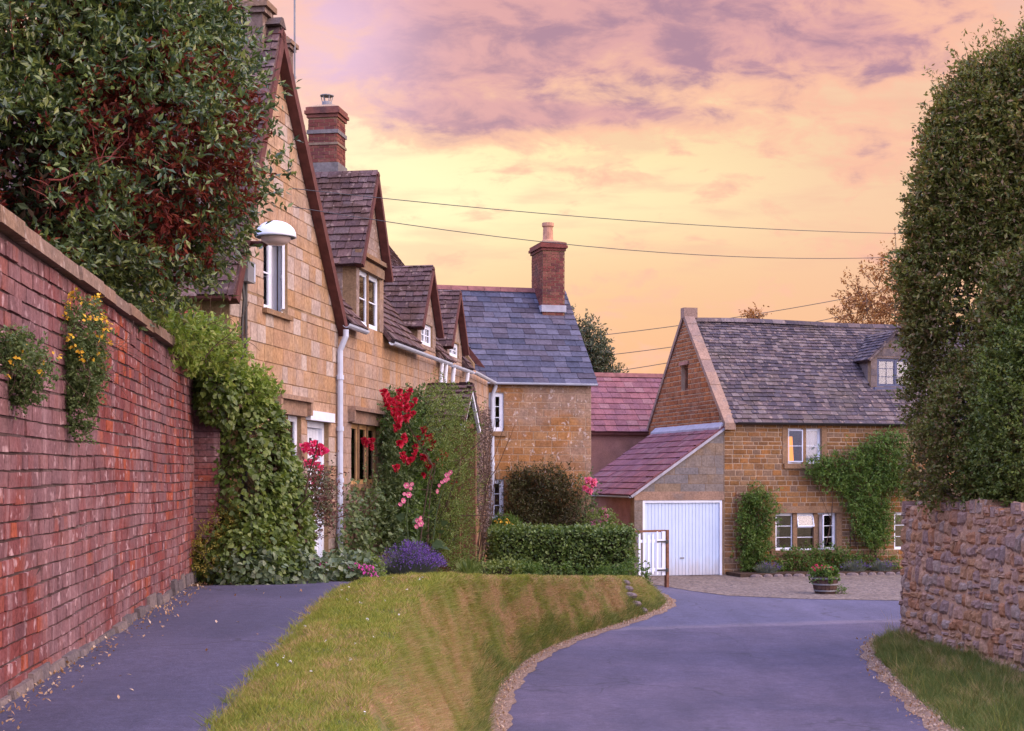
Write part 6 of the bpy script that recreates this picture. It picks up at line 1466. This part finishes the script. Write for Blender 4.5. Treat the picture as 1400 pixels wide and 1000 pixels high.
# -- garden gate
gt = thing('garden_gate', 'white picket garden gate with black hinges hung on a brown post', 'gate', at(890, 787, 36.2))
q0, q1 = at(871, 790, 36.0), at(914, 790, 36.4); FGt = Frame(q0[:2], q1[:2]); Lg = FGt.len
zg = lambda py: EYE + (652 - py) / FPX * 36.2
mb = MB(); mb.fbox(FGt, .02, Lg - .09, -.03, .02, zg(742), zg(738)); mb.fbox(FGt, .02, Lg - .09, -.03, .02, zg(782), zg(777)); mb.fbox(FGt, Lg - .20, Lg - .10, -.032, .022, zg(787), zg(727))
mb.build('gate_frame', M['white'], gt)
mb = MB()
for i in range(5):
    a = .02 + i * .128; zt = zg(731 + 3 * math.sin(i * .9)); mb.fbox(FGt, a, a + .055, .022, .045, zg(786), zt); mb.hexa([FGt(a, .022, zt), FGt(a + .055, .022, zt), FGt(a + .055, .045, zt), FGt(a, .045, zt)] + [FGt(a + .022, .022, zt + .05), FGt(a + .043, .022, zt + .05), FGt(a + .043, .045, zt + .05), FGt(a + .022, .045, zt + .05)])
mb.build('pickets', M['white'], gt)
mb = MB(); mb.fbox(FGt, Lg - .085, Lg - .015, -.06, .05, -1.5, zg(725)); mb.build('post', M['brown_wood'], gt)
mb = MB(); mb.fbox(FGt, -.06, Lg - .09, -.08, -.033, zg(728), zg(725)); mb.build('top_rail', M['brown_wood'], gt)
for py in (741, 780): mb = MB(); mb.fbox(FGt, Lg - .36, Lg - .05, .046, .056, zg(py) - .02, zg(py) + .02); mb.fbox(FGt, Lg - .10, Lg - .04, .05, .066, zg(py) - .045, zg(py) + .045); mb.build('hinge', M['black_iron'], gt)

# -- bank steps, lamp, wires, cable box
stones = [(792, 803, 29.2, .22), (806, 812, 29.0, .26), (822, 820, 29.0, .24), (838, 829, 29.2, .20), (780, 797, 29.4, .18)]
lb = ['upper middle stone set into the grass bank', 'broad middle stone set into the grass bank', 'lower middle stone set into the grass bank', 'lowest stone set into the grass bank by the road', 'topmost stone set into the grass bank']
for i, (x, y, Y, r) in enumerate(stones):
    fcr = np.clip((x - 770) / 80, .02, .95); xx = float(CR(Y - .1) + (EL(Y - .1) - FOOT - CR(Y - .1)) * fcr); zz = bank_surface(0, xx, Y)
    m_ = MB(); c = (xx, Y, zz - .115); m_.lathe(c, [(r * .6, 0), (r * .7, .05), (r * .55, .095), (r * .25, .115), (0, .11)], 7, 0, (1.2, .7)); o = m_.build('stone_step', M['foot_stone'], None, loc=c); tag(o, lb[i], 'stone', 'stones set in the bank')
lp = thing('street_lamp', 'white domed street lamp on a dark bracket by the open window', 'lamp', at(345, 333, 18.0)); c = at(377, 325, 18.0)
mb = MB(); prof = [(.25 * math.cos(a), .025 + .18 * math.sin(a)) for a in np.linspace(0, math.pi / 2, 9)]; mb.lathe(c, [(.235, .0), (.255, 0)] + prof, 26, 0, (1, 1.0)); mb.build('lamp_shade', M['white'], lp, True)
mb = MB(); mb.lathe(c, [(.19, 0), (.17, -.05), (.10, -.09), (0, -.10)], 20); mm, t = mat('lamp_glass'); finish(t, (.62, .48, .44), .25); mb.build('lamp_glass', mm, lp, True)
mb = MB(); e = at(337, 333, 18.5); mb.tube([e, c + np.array([-.14, .06, -.07]), c + np.array([-.05, 0, -.02])], .035, 8); mb.build('bracket', M['dark_wood'], lp)
xb = thing('cable_box', 'grey electric cable box on the cottage corner with dark conduit', 'cable box', FR(.45, .02, 3.5)); s, z = onwall(FR, 335, 372, .05)
mb = MB(); mb.fbox(FR, s - .12, s + .16, .016, .13, z - .13, z + .13); mb.build('box', M['grey_box'], xb); mb = MB(); mb.fbox(FR, s + .10, s + .15, .131, .135, z - .11, z + .11); mb.build('plate', M['gutter'], xb)
mb = MB(); mb.tube([FR(s + .06, .04, z + .13), FR(s + .06, .04, z + .75)], .02, 6); mb.tube([FR(s + .06, .04, z - .13), FR(s + .06, .04, -.2)], .022, 6); mb.tube([FR(s - .06, .04, z - .13), FR(s - .06, .06, z - .35), FR(s - .08, .04, z - .7), FR(s - .08, .04, -.2)], .02, 6); mb.build('conduit', M['black_iron'], xb)
def wire(name, label, a, b, sag, r, n=24):
    mb = MB(); P = [np.array(a) + (np.array(b) - np.array(a)) * i / n - np.array([0, 0, sag * 4 * (i / n) * (1 - i / n)]) for i in range(n + 1)]
    mb.tube(P, r, 5); o = mb.build(name, M['black_iron'], None, loc=a); tag(o, label, 'cable', 'overhead cables')
wire('overhead_cable', 'upper overhead cable running from the gable to the tall hedge', at(400, 258, 20.0), at(1500, 316, 34), .28, .006)
wire('overhead_cable', 'lower overhead cable crossing behind the slate house chimney pot', at(400, 283, 20.0), at(1500, 322, 34), .62, .006)
wire('overhead_cable', 'highest of the three far cables meeting beyond the farmhouse roof', at(800, 461, 62), at(1300, 378, 70), .25, .016)
wire('overhead_cable', 'middle of the three far cables beyond the farmhouse roof', at(790, 490, 62), at(1300, 394, 70), .4, .016)
wire('overhead_cable', 'lowest of the three far cables beyond the farmhouse roof', at(790, 515, 62), at(1300, 402, 70), .4, .016)

# -- trees beyond the houses
def far_tree(name, label, base, E, n, lm, size, seed, length=.5, per=12, droop=0., up=.2, trunk=.15):
    rr = np.random.default_rng(seed); o = thing(name, label, 'tree', base); mb = MB(); tw = MB(); P, O = sample_ells(E, n, rr, (.45, 1.06)); sprigs(mb, P, O, rr, length, per, size, .45, up, .5, (6, tw, .014, 0), droop)
    mb.build('crown', lm, o); zt = E[0][0][2]; branches(tw, base, (0, 0, 1), (zt - base[2]) * .9, trunk, 0, rr, 3, .06); tw.build('trunk', M['bark'], o)
far_tree('dark_tree', 'dark rounded tree rising behind the slate roofed house', (4.0, 56, -1.5), [((3.2, 56, 2.8), (1.5, 1.5, 2.6)), ((2.7, 56, 5.0), (1.0, 1.0, 2.0)), ((3.6, 56, 4.0), (.9, 1, 1.4)), ((2.0, 56, 4.5), (1.0, 1.0, 3.0)), ((3.9, 56, 2.6), (1.2, 1.0, 1.6))], 6000, L['far'], .13, 211, .45)
far_tree('birch_tree', 'sparse orange-brown tree behind the right end of the farmhouse roof', (16.5, 64, -1.5), [((16.4, 64, 9.0), (1.9, 1.5, 1.6)), ((15.4, 64, 8.1), (1.2, 1.2, 1.0)), ((17.2, 64, 10.2), (1.2, 1.2, 1.3)), ((16.8, 64, 7.6), (2.2, 1.6, 1.6))], 900, L['birch'], .13, 212, .6, 12, .3)
far_tree('weeping_tree', 'drooping treetop just showing above the farmhouse ridge', (10.2, 60, -1.5), [((10.3, 60, 7.8), (.40, .4, .75)), ((10.05, 60, 7.5), (.35, .35, .5)), ((10.55, 60, 8.1), (.22, .3, .45))], 110, L['birch'], .12, 213, .5, 11, .9, -.2, .1)
